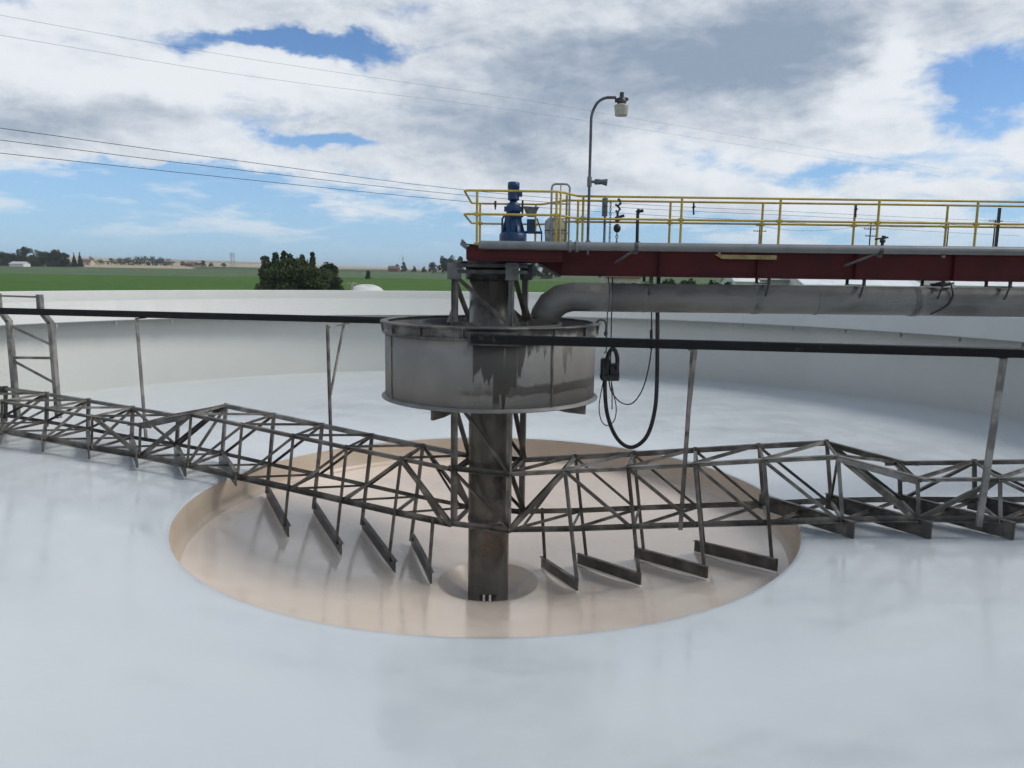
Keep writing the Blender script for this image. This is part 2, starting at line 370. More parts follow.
b_ = MB(); b_.lathe([(RW-.02,1.38),(RW-.02,1.34),(RW+.075,1.33),(RW+.085,1.337),(RW+.08,1.352),(RW+.003,1.40)], 128); wp(b_, 'bottom_flange', M['feed'])
for a in (-2.62, -.985):
    b_ = MB(); c, s_ = math.cos(a), math.sin(a); t = Vector((-s_, c, 0))
    p = Vector((c*RW, s_*RW, 0)); b_.bar(p + Vector((0,0,1.36)), p + Vector((0,0,2.74)), .03, .05, up=(c,s_,0)); wp(b_, 'seam', M['wellrim'])
b_ = MB(); b_.lathe([(RW-.022,2.80),(1.58,2.78),(1.58,2.97),(1.55,2.97),(1.55,2.55),(1.53,2.55),(1.53,2.75),(1.58,2.75)], 96); wp(b_, 'inner_ring', M['wellin'])
b_ = MB(); b_.lathe([(1.525,1.8),(RW-.022,1.55)], 96); wp(b_, 'inner_cone', M['wellin'])
for a in (-2.05, 2.3, .85, -.52):
    b_ = MB(); c, s_ = math.cos(a), math.sin(a); t = Vector((-s_, c, 0))*.03
    pr = [Vector((r_*c, r_*s_, z_)) for r_, z_ in ((.75,1.324),(2.36,1.324),(2.36,1.12),(1.95,1.12),(.75,1.25))]
    b_.add([p+t for p in pr]+[p-t for p in pr], [(0,1,2,3,4),(9,8,7,6,5)]+[(i,(i+1)%5,5+(i+1)%5,5+i) for i in range(5)]); wp(b_, 'support_arm', M['wellrim'])
# little swivel hook on the right edge of the rim
b_ = MB(); b_.tube([(2.33,-.2,3.0),(2.40,-.2,3.06),(2.50,-.2,3.05),(2.55,-.2,2.97),(2.55,-.2,2.82)], .02, 8); b_.ball((2.55,-.2,2.76), .045,.045,.07); wp(b_, 'rim_hook', M['darkmetal'])

# ------------------------------------------------------------------ rake arm (one built, one turned by 180 degrees)
S = [.64,1.951,3.285,4.635,5.978,7.354,8.76,10.16,11.558,12.921,14.312,15.70,17.05]
ZT = [-.29,-.13,.038,.219,.40,.57,.223,.348,.476,.59,.679,.77,.86]
ZB = [-1.56,-1.41,-1.232,-1.058,-.894,-.707,-.562,-.46,-.319,-.20,-.102,-.02,.06]
TILT = [.03]+[.085]*5+[.04]*7
A_ = .68
def T(i, o): return Vector(AL(S[i]-TILT[i], o*A_, ZT[i]))
def B(i, o): return Vector(AL(S[i]+TILT[i], o*A_, ZB[i]))
def floorz(r):
    if r < 6.74: return min(-1.86, -3.0 + (r-1.35)*.226)
    P = sorted(prof)
    for (a, za), (c, zc) in zip(P, P[1:]):
        if a <= r <= c: return za + (zc-za)*(r-a)/(c-a)
    return -.39
arm = thing('rake_arm', 'near steel lattice rake arm reaching right from the column, dark scraper blades hanging under it', 'rake arm', (0,0,-1.56), 0, 'rake arms')
def rp(mb, name, m=None, par=None):
    o = mb.build(name, m or M['truss'], par or arm)
    if par is None: o.location = (0,0,1.56)
    return o
n_ = len(S)
nrm = Vector(AL(0,1,0))
for o in (1, -1):
    b_ = MB()
    for i in range(5): b_.angle(T(i,o), T(i+1,o), .105, .012, fx=o, fy=-1)
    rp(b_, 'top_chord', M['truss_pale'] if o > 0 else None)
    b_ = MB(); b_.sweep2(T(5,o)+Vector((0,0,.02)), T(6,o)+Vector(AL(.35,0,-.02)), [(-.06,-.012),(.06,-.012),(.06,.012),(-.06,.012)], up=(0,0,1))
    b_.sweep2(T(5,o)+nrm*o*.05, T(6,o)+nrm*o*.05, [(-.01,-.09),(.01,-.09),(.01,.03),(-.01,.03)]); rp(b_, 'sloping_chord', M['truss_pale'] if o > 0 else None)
    b_ = MB()
    for i in range(6, n_-1): b_.angle(T(i,o)-(Vector(AL(.28,0,.02)) if i == 6 else Vector()), T(i+1,o), .085, .012, fx=o, fy=-1)
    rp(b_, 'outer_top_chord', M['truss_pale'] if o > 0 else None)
    b_ = MB()
    for i in range(0, n_-1): b_.angle(B(i,o), B(i+1,o), .10 if o > 0 else .12, .012, fx=o, fy=1)
    rp(b_, 'bottom_chord')
    for i in range(1, n_):
        hang = (o > 0 and i <= 11) or (o < 0 and i <= 10)
        top = T(i,o); bot = B(i,o); d = (bot-top).normalized()
        if hang:
            bi = i if o > 0 else i+1                                    # the blade this post carries
            zf = floorz(math.hypot(S[i]+TILT[i], A_)) + .24 if bi < 5 else floorz(max(S[bi]-.6, 6.95)) + .30
            k = max(0, (bot.z - zf)/max(.2, -d.z)); bot = bot + d*k
        off = nrm*o*.028
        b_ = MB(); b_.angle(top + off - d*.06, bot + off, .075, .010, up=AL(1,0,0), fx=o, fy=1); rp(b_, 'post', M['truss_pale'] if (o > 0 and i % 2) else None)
    # panel diagonals
    b_ = MB(); b_.angle(B(0,o)+nrm*o*.02, T(1,o)+nrm*o*.02, .10, .012, up=nrm, fx=1, fy=-o); rp(b_, 'diagonal_brace')
    b_ = MB(); b_.angle(B(0,o)+Vector(AL(.22,0,0))-nrm*o*.03, T(1,o)-nrm*o*.03 - Vector(AL(.02,0,0)), .06, .010, up=nrm, fx=1, fy=-o); rp(b_, 'diagonal_brace')
    for i in range(1, 6):
        b_ = MB(); b_.angle(T(i,o)-nrm*o*.02, B(i+1,o)-nrm*o*.02-Vector(AL(.07,0,0)), .065, .010, up=nrm, fx=1, fy=-o); rp(b_, 'diagonal_brace')
    b_ = MB(); b_.angle(T(5,o)-nrm*o*.05+Vector(AL(.10,0,-.02)), B(6,o)-nrm*o*.05+Vector(AL(.06,0,0)), .065, .010, up=nrm, fx=1, fy=-o); rp(b_, 'diagonal_brace')
    b_ = MB(); b_.angle(B(6,o)-nrm*o*.02, T(7,o)-nrm*o*.02, .08, .010, up=nrm, fx=1, fy=-o); rp(b_, 'diagonal_brace')
    for i in range(7, n_-1):
        b_ = MB(); b_.angle(T(i,o)-nrm*o*.02, B(i+1,o)-nrm*o*.02, .06, .010, up=nrm, fx=1, fy=-o); rp(b_, 'diagonal_brace')
for i in range(n_):
    w = .11 if i == 6 else .065
    b_ = MB(); b_.angle(T(i,1)+nrm*.06, T(i,-1)-nrm*.06, w, .010); rp(b_, 'cross_strut', M['truss_pale'] if i % 2 else None)
    if i in (0, 6):
        b_ = MB(); q = Vector(AL(-.10,0,.01)); b_.angle(T(i,1)+q, T(i,-1)+q, .07, .010, fx=-1); rp(b_, 'cross_strut', M['truss_pale'])
    b_ = MB(); b_.angle(B(i,1), B(i,-1), .06, .010, fy=-1); rp(b_, 'cross_strut')
for i in range(0, n_-1):
    b_ = MB(); b_.angle(T(i,1)+Vector((0,0,.012)), T(i+1,-1)+Vector((0,0,.012)), .06, .010); rp(b_, 'plan_brace', M['truss_pale'] if i % 3 == 1 else None)
    b_ = MB(); b_.angle(B(i,1)-Vector((0,0,.012)), B(i+1,-1)-Vector((0,0,.012)), .055, .010); rp(b_, 'plan_brace')
for i in range(5, n_):
    if i in (6,): continue
    b_ = MB(); b_.angle(T(i,1)-Vector((0,0,.04)), B(i,-1)+Vector((0,0,.04)), .055, .010, up=AL(1,0,0)); rp(b_, 'sway_brace')
# first far hanger and the blades
zf = floorz(1.45)+.22
b_ = MB(); b_.angle(AL(1.10,-A_-.03,ZB[0]+.12), AL(1.20,-A_-.03,zf), .065, .010, up=AL(1,0,0)); rp(b_, 'post')
def blade(i):
    s0 = (S[i-1]+TILT[i-1]-.06) if i > 1 else 1.10; s1 = S[i]+TILT[i]+.20
    H = .24 if i < 5 else .33; th = .045
    N = 7; top = []; vs = []
    L_ = Vector(AL(1,0,0)); 
    pts = []
    for k in range(N):
        t = k/(N-1); s_ = s0+(s1-s0)*t; off = -.86+1.72*t
        bow = .10*math.sin(math.pi*t)*(1 if i == 1 else .35)
        s_ -= bow*.7; off -= bow*.7
        pts.append((s_, off))
    zl = [floorz(math.hypot(a, c_))+.055 for a, c_ in pts]
    if i < 5: z0, z1 = zl[0], zl[-1]
    else:
        rr = math.hypot(max(S[i]-.6, 6.95), .2); z0 = z1 = floorz(rr)+.05; z0 -= .02; z1 += .03
    for k, (s_, off) in enumerate(pts):
        t = k/(N-1); z = z0+(z1-z0)*t
        if i < 5: z = max(z, zl[k])
        q = Vector((.707, -.707))*th/2
        for sg in (1, -1):
            for dz in (0, H): vs.append(AL(s_+sg*q.x, off+sg*q.y, z+dz + (0 if dz == 0 else 0)))
    b_ = MB(); fs = []
    for k in range(N-1):
        a = k*4; c_ = a+4
        fs += [(a,c_,c_+1,a+1),(a+2,a+3,c_+3,c_+2),(a+1,c_+1,c_+3,a+3),(a,a+2,c_+2,c_)]
    fs += [(0,1,3,2),((N-1)*4,(N-1)*4+2,(N-1)*4+3,(N-1)*4+1)]
    b_.add(vs, fs); o = rp(b_, 'scraper_blade', M['blade'])
    # angle flange on the blade's top edge and the pale squeegee strip below it
    b_ = MB(); st = MB()
    for k in range(N-1):
        tp0 = [Vector(vs[k*4+1]), Vector(vs[k*4+3])]; tp1 = [Vector(vs[k*4+5]), Vector(vs[k*4+7])]
        e = Vector(AL(-.035,.035,0)); u = Vector((0,0,.006)); w = Vector((0,0,.018))
        b_.add([tp0[0]+u+e*0, tp1[0]+u, tp1[1]+u+e, tp0[1]+u+e, tp0[0]+w, tp1[0]+w, tp1[1]+w+e, tp0[1]+w+e], [(0,1,2,3),(7,6,5,4),(0,4,5,1),(2,6,7,3),(0,3,7,4),(1,5,6,2)])
        l0 = (Vector(vs[k*4])+Vector(vs[k*4+2]))/2; l1 = (Vector(vs[k*4+4])+Vector(vs[k*4+6]))/2
        if i < 5: st.bar(l0-Vector((0,0,.028)), l1-Vector((0,0,.028)), .05, .050)
    b_.build('blade_flange', M['truss'], o)
    if i < 5: st.build('squeegee_strip', M['strip'], o)
for i in range(1, 12): blade(i)
arm2 = copy_tree(arm); arm2.rotation_euler.z = math.pi
arm2['label'] = 'far steel lattice rake arm sloping up to the left, its scraper blades seen edge on'

# ------------------------------------------------------------------ skimmer beams (pair)
ZP = 2.79
beam = thing('skimmer_beam', 'long black skimmer pipe fixed across the front of the drum and running out to the right', 'pipe', (0,0,ZP), 0, 'black skimmer pipes')
def boff(s): return 2.47 - .157*(s-.3)
def bp(mb, name, m=None): o = mb.build(name, m or M['black'], beam); o.location = (0,0,-ZP); return o
b_ = MB(); b_.sweep2(AL(.3, boff(.3), ZP), AL(16.6, boff(16.6), ZP), [(-.07,-.085),(.07,-.085),(.085,-.07),(.085,.07),(.07,.085),(-.07,.085),(-.085,.07),(-.085,-.07)]); bp(b_, 'pipe_run')
b_ = MB(); p = Vector(AL(.34, boff(.34)-.04, ZP)); b_.bar(p-Vector(AL(.12,0,0)), p+Vector(AL(.9,-.16,0)), .03, .26); bp(b_, 'end_plate', M['wellrim'])
for s_, zbm in ((4.37, -1.14), (9.85, -.52)):
    b_ = MB(); b_.angle(AL(s_-.03, .80, zbm), AL(s_+(.08 if s_ > 5 else .03), .80, ZP-.09), .10 if s_ > 5 else .09, .014, up=AL(1,0,0)); bp(b_, 'support_post', M['truss_pale'] if s_ > 5 else M['truss'])
    if s_ < 5:
        b_ = MB(); b_.angle(AL(s_, .84, .95), AL(s_+.09, boff(s_), ZP-.09), .07, .012, up=AL(1,0,0)); b_.bar(AL(s_, .80, ZP-.14), AL(s_, boff(s_)+.02, ZP-.11), .08, .03); bp(b_, 'slanting_strut', M['truss_pale'])
    else:
        b_ = MB(); b_.bar(AL(s_, .74, ZP-.1), AL(s_, boff(s_)+.05, ZP-.095), .12, .02); bp(b_, 'saddle_plate', M['black'])
# outer upright frame with kinked legs
for s_ in (12.68, 14.09):
    b_ = MB(); d = -.33 if s_ < 13 else -.28
    pts = [AL(s_-.02,.84,-.17), AL(s_+.02,.84,2.46), AL(s_+.34,.84,2.80), AL(s_+.34,.84,3.20)]
    for a, c_ in zip(pts, pts[1:]): b_.bar(a, Vector(c_)+(Vector(c_)-Vector(a)).normalized()*.04, .12, .14, up=AL(0,1,0))
    bp(b_, 'frame_leg', M['truss_pale'])
b_ = MB(); b_.bar(AL(13.02,.84,3.17), AL(14.43,.84,3.17), .05, .05); bp(b_, 'frame_rung', M['truss_pale'])
for (a, za, c_, zc) in ((14.09,1.45,12.68,1.50),(14.09,2.35,12.68,1.85),(14.09,1.38,12.68,.80)):
    b_ = MB(); b_.angle(AL(a,.84,za), AL(c_,.84,zc), .075, .012, up=AL(0,1,0)); bp(b_, 'frame_rung', M['truss_pale'])
beam.rotation_euler = (0, .0048, 0)
beam2 = copy_tree(beam); beam2.rotation_euler = (0, -.0052, math.pi)
beam2['label'] = 'long black skimmer pipe running left behind the drum to a kinked upright frame'

# ------------------------------------------------------------------ access bridge
br = thing('access_bridge', 'maroon girder bridge with yellow handrails, reaching from the right to the tank centre', 'bridge', (0,0,4.0))
def dp(mb, name, m, bev=0): o = mb.build(name, m, br, bev); o.location = (0,0,-4.0); return o
for y0 in (-.46, .44):
    b_ = MB(); t = .012
    web = [(-.45,4.31),(1.0,4.31),(1.5,4.03),(18.9,4.03),(18.9,4.58),(-.45,4.58)]
    b_.prism(web, 'y', y0-t/2, y0+t/2)
    b_.prism([(-.45,4.582),(18.9,4.582),(18.9,4.60),(-.45,4.60)], 'y', y0-.10, y0+.10)
    for (a, za, c_, zc) in ((-.45,4.29,1.0,4.29),(1.0,4.29,1.5,4.01),(1.5,4.01,18.9,4.01)):
        b_.prism([(a,za),(c_,zc),(c_,zc+.018),(a,za+.018)], 'y', y0-.10, y0+.10)
    for x in (1.52,3.6,5.7,7.8,9.9,12,14.1,16.2,18.3):
        b_.box(x-.006, x+.006, y0-.095, y0-t/2-.001, 4.031, 4.58); b_.box(x-.006, x+.006, y0+t/2+.001, y0+.095, 4.031, 4.58)
    dp(b_, 'girder', M['red'])
b_ = MB()
for k in range(46): 
    x = 1.55+k*.38; b_.box(x, x+.03, -.35, .33, 4.50, 4.58)
for y in (-.3,-.15,0,.15,.3): b_.box(1.5, 18.9, y-.01, y+.01, 4.602, 4.632)
dp(b_, 'deck_grating', M['darkmetal'])
# platform over the centre
b_ = MB(); 
for (y0, y1) in ((-1.30,-1.255),(1.455,1.50)): b_.box(-.45,1.46,y0,y1,4.31,4.555); b_.box(-.45,1.46,y0-.05,y1+.05,4.285,4.309); b_.box(-.45,1.46,y0-.04,y1+.04,4.556,4.575)
b_.box(-.475,-.452,-1.30,1.5,4.31,4.555); b_.box(1.462,1.485,-1.30,1.5,4.31,4.555)
dp(b_, 'platform_frame', M['red'])
b_ = MB(); b_.box(-.46,1.47,-1.28,1.48,4.606,4.622); dp(b_, 'platform_deck', M['darkmetal'])
b_ = MB(); b_.prism([(-.47,4.50),(-.60,4.60),(-.56,4.72),(-.45,4.62)], 'y', -1.34, -1.18); dp(b_, 'corner_lug', M['cast'])
def fillet(pts, r=.1, n=4):
    pts = [Vector(p) for p in pts]; out = [pts[0]]
    for a, p, c_ in zip(pts, pts[1:], pts[2:]):
        d1 = (a-p); d2 = (c_-p); k = min(r, d1.length*.45, d2.length*.45); p1 = p+d1.normalized()*k; p2 = p+d2.normalized()*k
        for j in range(n+1):
            t = j/n; out.append(p1*(1-t)**2 + p*2*t*(1-t) + p2*t*t)
    out.append(pts[-1]); return out
RR = .024
for z in (5.68, 5.215):
    nearp = [(-.42,1.47,z),(-.52,1.40,z),(-.52,-1.22,z),(-.42,-1.29,z),(1.40,-1.29,z),(1.85,-.47,z),(18.9,-.47,z+.02)]
    b_ = MB(); b_.tube(fillet(nearp, .12), RR, 10); dp(b_, 'rail', M['yellow'])
    b_ = MB(); b_.tube(fillet([(-.40,1.47,z-.004),(1.15,1.47,z-.004),(1.65,.47,z),(18.9,.47,z+.02)], .12), RR, 10); dp(b_, 'rail', M['yellow'])
near_x = [(-.26,-1.29),(1.34,-1.29)] + [(1.95+2.09*k, -.47) for k in range(9)]
far_x = [(-.32,1.47),(1.0,1.47)] + [(1.92+2.07*k, .47) for k in range(9)]
for (x, y) in near_x + far_x:
    b_ = MB(); plat = abs(y) > 1
    b_.tube([(x,y,4.60 if plat else 4.60),(x,y,5.675 if plat else 5.685)], .026, 10)
    b_.box(x-.06,x+.06,y-.012,y+.012,4.602,4.65)
    zj = 5.215 if plat else 5.22
    b_.tube([(x,y,zj-.04),(x,y,zj+.04)], .036, 10); b_.tube([(x-.06,y,zj),(x+.06,y,zj)], .034, 10)
    dp(b_, 'rail_post', M['yellow'])
b_ = MB(); b_.tube([(1.60,-.47,4.60),(1.60,-.47,5.70)], .024, 8); b_.tube([(1.42,-1.29,4.60),(1.42,-1.29,5.68)], .022, 8); dp(b_, 'rail_post', M['yellow'])
b_ = MB(); b_.box(18.25,18.85,-.6,.6,3.25,3.99); dp(b_, 'rim_bearing', M['red'])
# diagonal bracket arms that carry the pale pipe
for x in (2.95, 7.86, 13.2):
    b_ = MB(); b_.bar((x-.28,-.47,4.30),(x,-1.33,4.55), .06, .035); b_.bar((x,-.56,4.56),(x,-1.50,4.56), .05, .03); dp(b_, 'pipe_bracket', M['cast'])

# ---- pale conduit pipe along the bridge
cpipe = thing('conduit_pipe', 'long pale grey pipe running along the front edge of the maroon bridge', 'pipe', (0,-1.42,4.60))
b_ = MB(); b_.tube([(-.22,0,0),(-.215,0,0),(-.17,0,0),(1.70,0,0),(19.5,0,.05)], [.04,.07,.086,.086,.086], 20); b_.build('pipe_run', M['conduit'], cpipe)
for x in (1.62, 1.76):
    b_ = MB(); b_.tube([(x-.028,0,0),(x+.028,0,0)], .12, 20); b_.build('flange', M['conduit'], cpipe)
for x in (2.95, 7.86, 13.2):
    b_ = MB(); b_.tube([(x-.035,0,0),(x+.035,0,0)], .094, 20); b_.box(x-.05,x+.05,-.02,.02,-.14,-.08); b_.build('clamp', M['darkmetal'], cpipe)
for x in (4.63, 9.15): 
    b_ = MB(); b_.box(x-.02,x+.02,-.03,.03,-.125,-.08); b_.build('hanger_tab', M['galv'], cpipe)
vv = thing('pipe_valve', 'small black hand valve clamped on top of the pale grey bridge pipe', 'valve', (7.90,-1.42,4.69))
b_ = MB(); b_.tube([(0,0,0),(0,0,.09)], .03, 10); b_.ball((0,0,.10), .06,.05,.05); b_.build('valve_body', M['rubber'], vv)
b_ = MB(); b_.bar((-.15,0,.13),(.10,0,.17), .05, .035); b_.bar((.0,0,.1),(.02,0,.20), .06,.06); b_.build('handle', M['rubber'], vv)
yp = MB(); yp.prism([(4.76,4.50),(6.08,4.50),(6.08,4.41),(4.92,4.41)], 'y', -.58, -.565)
tag(yp.build('yellow_plate', M['yplate']), 'faded yellow steel plate fixed on the maroon girder under the pale pipe', 'plate')

# ------------------------------------------------------------------ feed pipe
fp = thing('feed_pipe', 'very wide dull grey steel pipe hung under the bridge, bending down into the drum', 'pipe', (0,0,3.0))
pts = [(20.5,0,.56),(8,0,.555),(2.6,0,.545)]
for k in range(0, 4):
    a = R(70)*k/3; pts.append((1.80-.62*math.sin(a), 0, .545-.62*(1-math.cos(a))))
pts.append((1.80-.62*math.sin(R(70))-.12*math.cos(R(70)), 0, .545-.62*(1-math.cos(R(70)))-.12*math.sin(R(70))))
b_ = MB(); b_.tube(pts[:3], .315, 40, False); b_.build('pipe_run', M['feed'], fp)
b_ = MB(); b_.tube(pts[2:], [.315,.315,.33,.335,.33,.315], 40, False); o = b_.build('elbow', M['feed'], fp)
for o in fp.children: md = o.modifiers.new('thickness','SOLIDIFY'); md.thickness = .012; md.offset = -1
for x in (2.62, 3.4, 5.85, 7.2, 9.35):
    b_ = MB(); w_ = .06 if x in (5.85, 9.35) else .015; b_.tube([(x-w_,0,.548),(x+w_,0,.548)], .326, 40); b_.build('weld_band', M['feed'] if w_ < .05 else M['cast'], fp)
for x in (3.45, 6.0, 8.05, 9.75, 11.2, 14):
    b_ = MB(); b_.box(x-.03,x+.03,-.44,-.40,.90,1.04); b_.box(x-.03,x+.03,.40,.44,.90,1.04); b_.box(x-.04,x+.04,-.44,.44,.885,.91); b_.bar((x,-.42,.9),(x-.02,-.30,.62), .03,.02); b_.build('hanger', M['darkmetal'], fp)
b_ = MB(); b_.lathe([(.316,0),(.43,0),(.43,.03),(.316,.03)], 32); o = b_.build('end_flange', M['feed'], fp); o.location = (20.45,0,.56); o.rotation_euler = (0,math.pi/2,0)
hs = thing('hose_sling', 'thin dark rope looped around the wide feed pipe near the right edge', 'rope', (9.95,0,3.88))
b_ = MB(); b_.tube([(.15,-.05,.10),(.12,-.20,.02),(.10,-.33,-.18),(.02,-.335,-.36),(-.10,-.29,-.48),(-.28,-.17,-.60)], .018, 6); b_.build('rope_run', M['rubber'], hs)
b_ = MB()
for k in range(4): b_.tube([(.05*k-.1+.17*math.cos(a*.7), -.08+.12*math.sin(a*.7), .045+.012*k+.02*math.sin(a*2.1+k)) for a in range(10)], .017, 6)
b_.build('coil', M['rubber'], hs)

# ------------------------------------------------------------------ drive motor
dm = thing('drive_motor', 'tall dark blue vertical gear motor standing on the platform over the column', 'motor', (.47,0,4.622))
def mp(mb, name, m, par=dm): return mb.build(name, m, par)
b_ = MB(); b_.lathe([(0,0),(.44,0),(.42,.05),(.30,.08),(.30,.10),(0,.10)], 32); mp(b_, 'base', M['darkmetal'])
b_ = MB(); b_.lathe([(.30,.10),(.30,.26),(.27,.30),(.20,.32),(.185,.62),(.20,.64),(.20,.68),(.10,.70),(0,.70)], 28); o_ = mp(b_, 'gear_housing', M['blue'])
for k in range(8):
    a = 2*math.pi*(k+.5)/8; b_ = MB(); b_.prism([(.18,.32),(.28,.30),(.19,.58)], 'y', -.012, .012); q = mp(b_, 'rib', M['blue'], o_); q.rotation_euler.z = a
b_ = MB(); b_.lathe([(.10,.70),(.15,.72),(.17,.80),(.15,.88),(.15,.92),(.08,.96),(.07,1.02),(0,1.02)], 24); b_.box(-.20,.18,-.10,.10,.76,.86); mp(b_, 'gearbox', M['blue'])
b_ = MB(); b_.lathe([(.07,.98),(.12,1.00),(.13,1.03),(.118,1.05),(.118,1.24),(.13,1.25),(.13,1.37),(.11,1.385),(0,1.385)], 24)
for k in range(14):
    a = 2*math.pi*k/14; b_.box(.117*math.cos(a)-.006,.117*math.cos(a)+.006,.117*math.sin(a)-.006,.117*math.sin(a)+.006,1.05,1.24)
b_.box(.10,.19,-.07,.07,1.08,1.20); mp(b_, 'motor_body', M['blue'])
b_ = MB(); b_.tube([(-.24,0,.1),(-.24,0,.60),(-.20,0,.66)], .022, 8); mp(b_, 'oil_line', M['darkmetal'])
b_ = MB(); b_.tube([(.20,.0,.64),(.20,0,1.0)], .022, 8); mp(b_, 'oil_line', M['darkmetal'])
sm = thing('torque_unit', 'small blue gear case with a grey funnel on top, beside the tall blue motor', 'machine', (.86,.05,4.622))
b_ = MB(); b_.box(-.09,.09,-.08,.08,.30,.60); b_.tube([(-.22,0,.32),(.25,0,.32)], .03, 8); mp(b_, 'gear_case', M['blue'], sm)
b_ = MB(); b_.prism([(-.08,.66),(.08,.66),(.16,.84),(-.16,.84)], 'y', -.13, .13); b_.box(-.17,.17,-.14,.14,.841,.86); mp(b_, 'funnel', M['cast'], sm)
b_ = MB(); b_.tube([(.24,0,0),(.24,0,.32),(.13,0,.62)], .018, 6); b_.tube([(-.2,0,0),(-.2,0,.32)], .018, 6); mp(b_, 'stand', M['darkmetal'], sm)
bk = thing('covered_barrel', 'pale grey barrel wrapped in canvas standing at the end of the platform railing', 'barrel', (1.38,-.36,4.622))
b_ = MB(); b_.lathe([(0,0),(.215,0),(.222,.02),(.222,.17),(.228,.18),(.222,.19),(.222,.20)], 28); b_.build('barrel', M['bucket'], bk)
b_ = MB()
ring = []
prf = [(.226,.20),(.232,.30),(.228,.44),(.214,.545),(.17,.585),(.02,.60)]
b_.lathe(prf, 28); b_.v = [(x*(1+.05*math.sin(7*math.atan2(y,x)+z*9)), y*(1+.05*math.sin(5*math.atan2(y,x)+z*11)), z+.03*math.sin(2*math.atan2(y,x))*(z > .4)) for x, y, z in b_.v]
b_.build('canvas_cover', M['bucket'], bk)
b_ = MB(); b_.lathe([(.224,.33),(.238,.335),(.238,.345),(.224,.35)], 28); b_.build('strap', M['darkmetal'], bk)
lg = thing('access_ladder', 'grey steel ladder with a hooped top rising behind the canvas covered barrel', 'ladder', (1.46,-.60,4.45))
b_ = MB(); b_.tube(fillet([(-.19,0,.1),(-.19,0,1.46),(.19,0,1.46),(.19,0,.1)], .1), .022, 8); b_.build('hoop', M['galv'], lg)
b_ = MB(); b_.tube([(0,0,.2),(0,0,1.45)], .012, 6); b_.build('upright', M['galv'], lg)
for z in (.45, .75, 1.05):
    b_ = MB(); b_.tube([(-.19,0,z),(.19,0,z)], .014, 6); b_.build('rung', M['galv'], lg)

# ------------------------------------------------------------------ lamp post and small gear on the bridge
lp = thing('lamp_post', 'tall thin steel lamp post with a curved neck and white lamp, standing on the bridge', 'lamp post', (2.06,-.56,4.45))
b_ = MB(); b_.tube(fillet([(0,0,0),(0,0,2.83),(.03,.0,2.95),(.12,0,3.13),(.28,0,3.22),(.50,0,3.22)], .12, 5), .030, 10); b_.build('pole', M['darkmetal'] if 0 else mat('lamp_pole_steel', (.10,.11,.115), .45, (.055,.055,.058), 4.), lp)
b_ = MB(); b_.tube([(0,0,1.42),(0,0,1.62)], .05, 10); b_.box(-.05,.05,-.09,.0,.2,.3); b_.build('pole_bracket', M['cast'], lp)
lh = MB(); lh.lathe([(.0,0),(.125,.0),(.13,.02),(.15,.18),(.155,.20),(.13,.215),(.07,.24),(.0,.24)], 24); o = lh.build('lamp_shade', M['lamp'], lp); o.location = (.62,0,2.86)
lh = MB(); lh.lathe([(.0,.0),(.09,.0),(.10,.04),(.08,.10),(.05,.13),(0,.13)], 16); lh.tube([(0,0,.12),(0,0,.22)], .045, 10); lh.bar((-.14,0,.06),(.10,0,.08),.06,.08); lh.bar((.05,0,.02),(.13,0,.10),.05,.05); o2 = lh.build('ballast', M['darkmetal'], lp); o2.location = (.62,0,3.105)
hn = thing('security_floodlight', 'small grey cylinder floodlight sticking out sideways from the lamp post', 'floodlight', (2.11,-.56,5.97))
b_ = MB(); b_.tube([(.0,0,.0),(.06,0,.0)], .03, 8); b_.build('mount', M['cast'], hn)
b_ = MB(); b_.tube([(.05,0,0),(.07,0,0),(.18,0,0),(.20,0,0),(.32,0,-.01)], [.03,.06,.055,.05,.075], 14); b_.build('housing', mat('bluegrey_cast', (.11,.14,.16), .5, (.07,.09,.1), 6.), hn)
def rb(name, label, cat, loc): return thing(name, label, cat, loc)
cb = rb('control_box', 'narrow grey switch box on a thin post right of the lamp post', 'control box', (2.44,-.20,4.632))
b_ = MB(); b_.box(-.055,.055,-.05,.05,.66,1.04); b_.build('box', M['cast'], cb)
b_ = MB(); b_.tube([(0,0,0),(0,0,1.08)], .016, 8); b_.build('post', M['darkmetal'], cb)
for z in (.75, .88): 
    b_ = MB(); b_.tube([(0,-.051,z),(0,-.07,z)], .022, 10); b_.build('button', M['darkmetal'], cb)
def chain(mb, x, y, z0, z1, r=.028):
    n = int(abs(z1-z0)/(r*1.55)); 
    for k in range(n):
        z = z0 + (z1-z0)*(k+.5)/n; pts = []
        for j in range(9):
            a = 2*math.pi*j/8; u = r*.62*math.cos(a); w = r*1.15*math.sin(a)
            pts.append((x+(u if k % 2 else 0), y+(0 if k % 2 else u), z+w))
        mb.tube(pts, r*.24, 5, False)
ch = rb('chain_block', 'black chain block with a hook and hanging chains on the far bridge rail', 'hoist', (2.80,.40,5.70))
b_ = MB(); b_.ball((0,0,-.62), .085,.06,.10); b_.ball((0,0,-.42), .07,.05,.06); b_.bar((-.05,0,-.40),(.15,0,-.34),.05,.06); b_.build('block_body', M['rubber'], ch)
b_ = MB(); b_.tube([(0,0,.03),(.05,0,-.02),(.06,0,-.08),(0,0,-.13),(-.06,0,-.10)], .027, 8); b_.tube([(0,0,-.13),(.05,0,-.2),(0,0,-.27),(-.045,0,-.23)], .027, 8); b_.tube([(0,0,-.26),(0,0,-.42)], .03, 6); b_.build('hook', M['darkmetal'], ch)
b_ = MB(); chain(b_, 0, 0, -.70, -1.06, .04); chain(b_, -.16, 0, -.02, -1.06, .032); chain(b_, -.27, 0, -.05, -1.06, .03); b_.build('chain', M['rope'], ch)
sp = rb('bent_standpipe', 'black pipe standing on the bridge with a bent elbow top, right of the chain block', 'pipe', (3.22,.15,4.632))
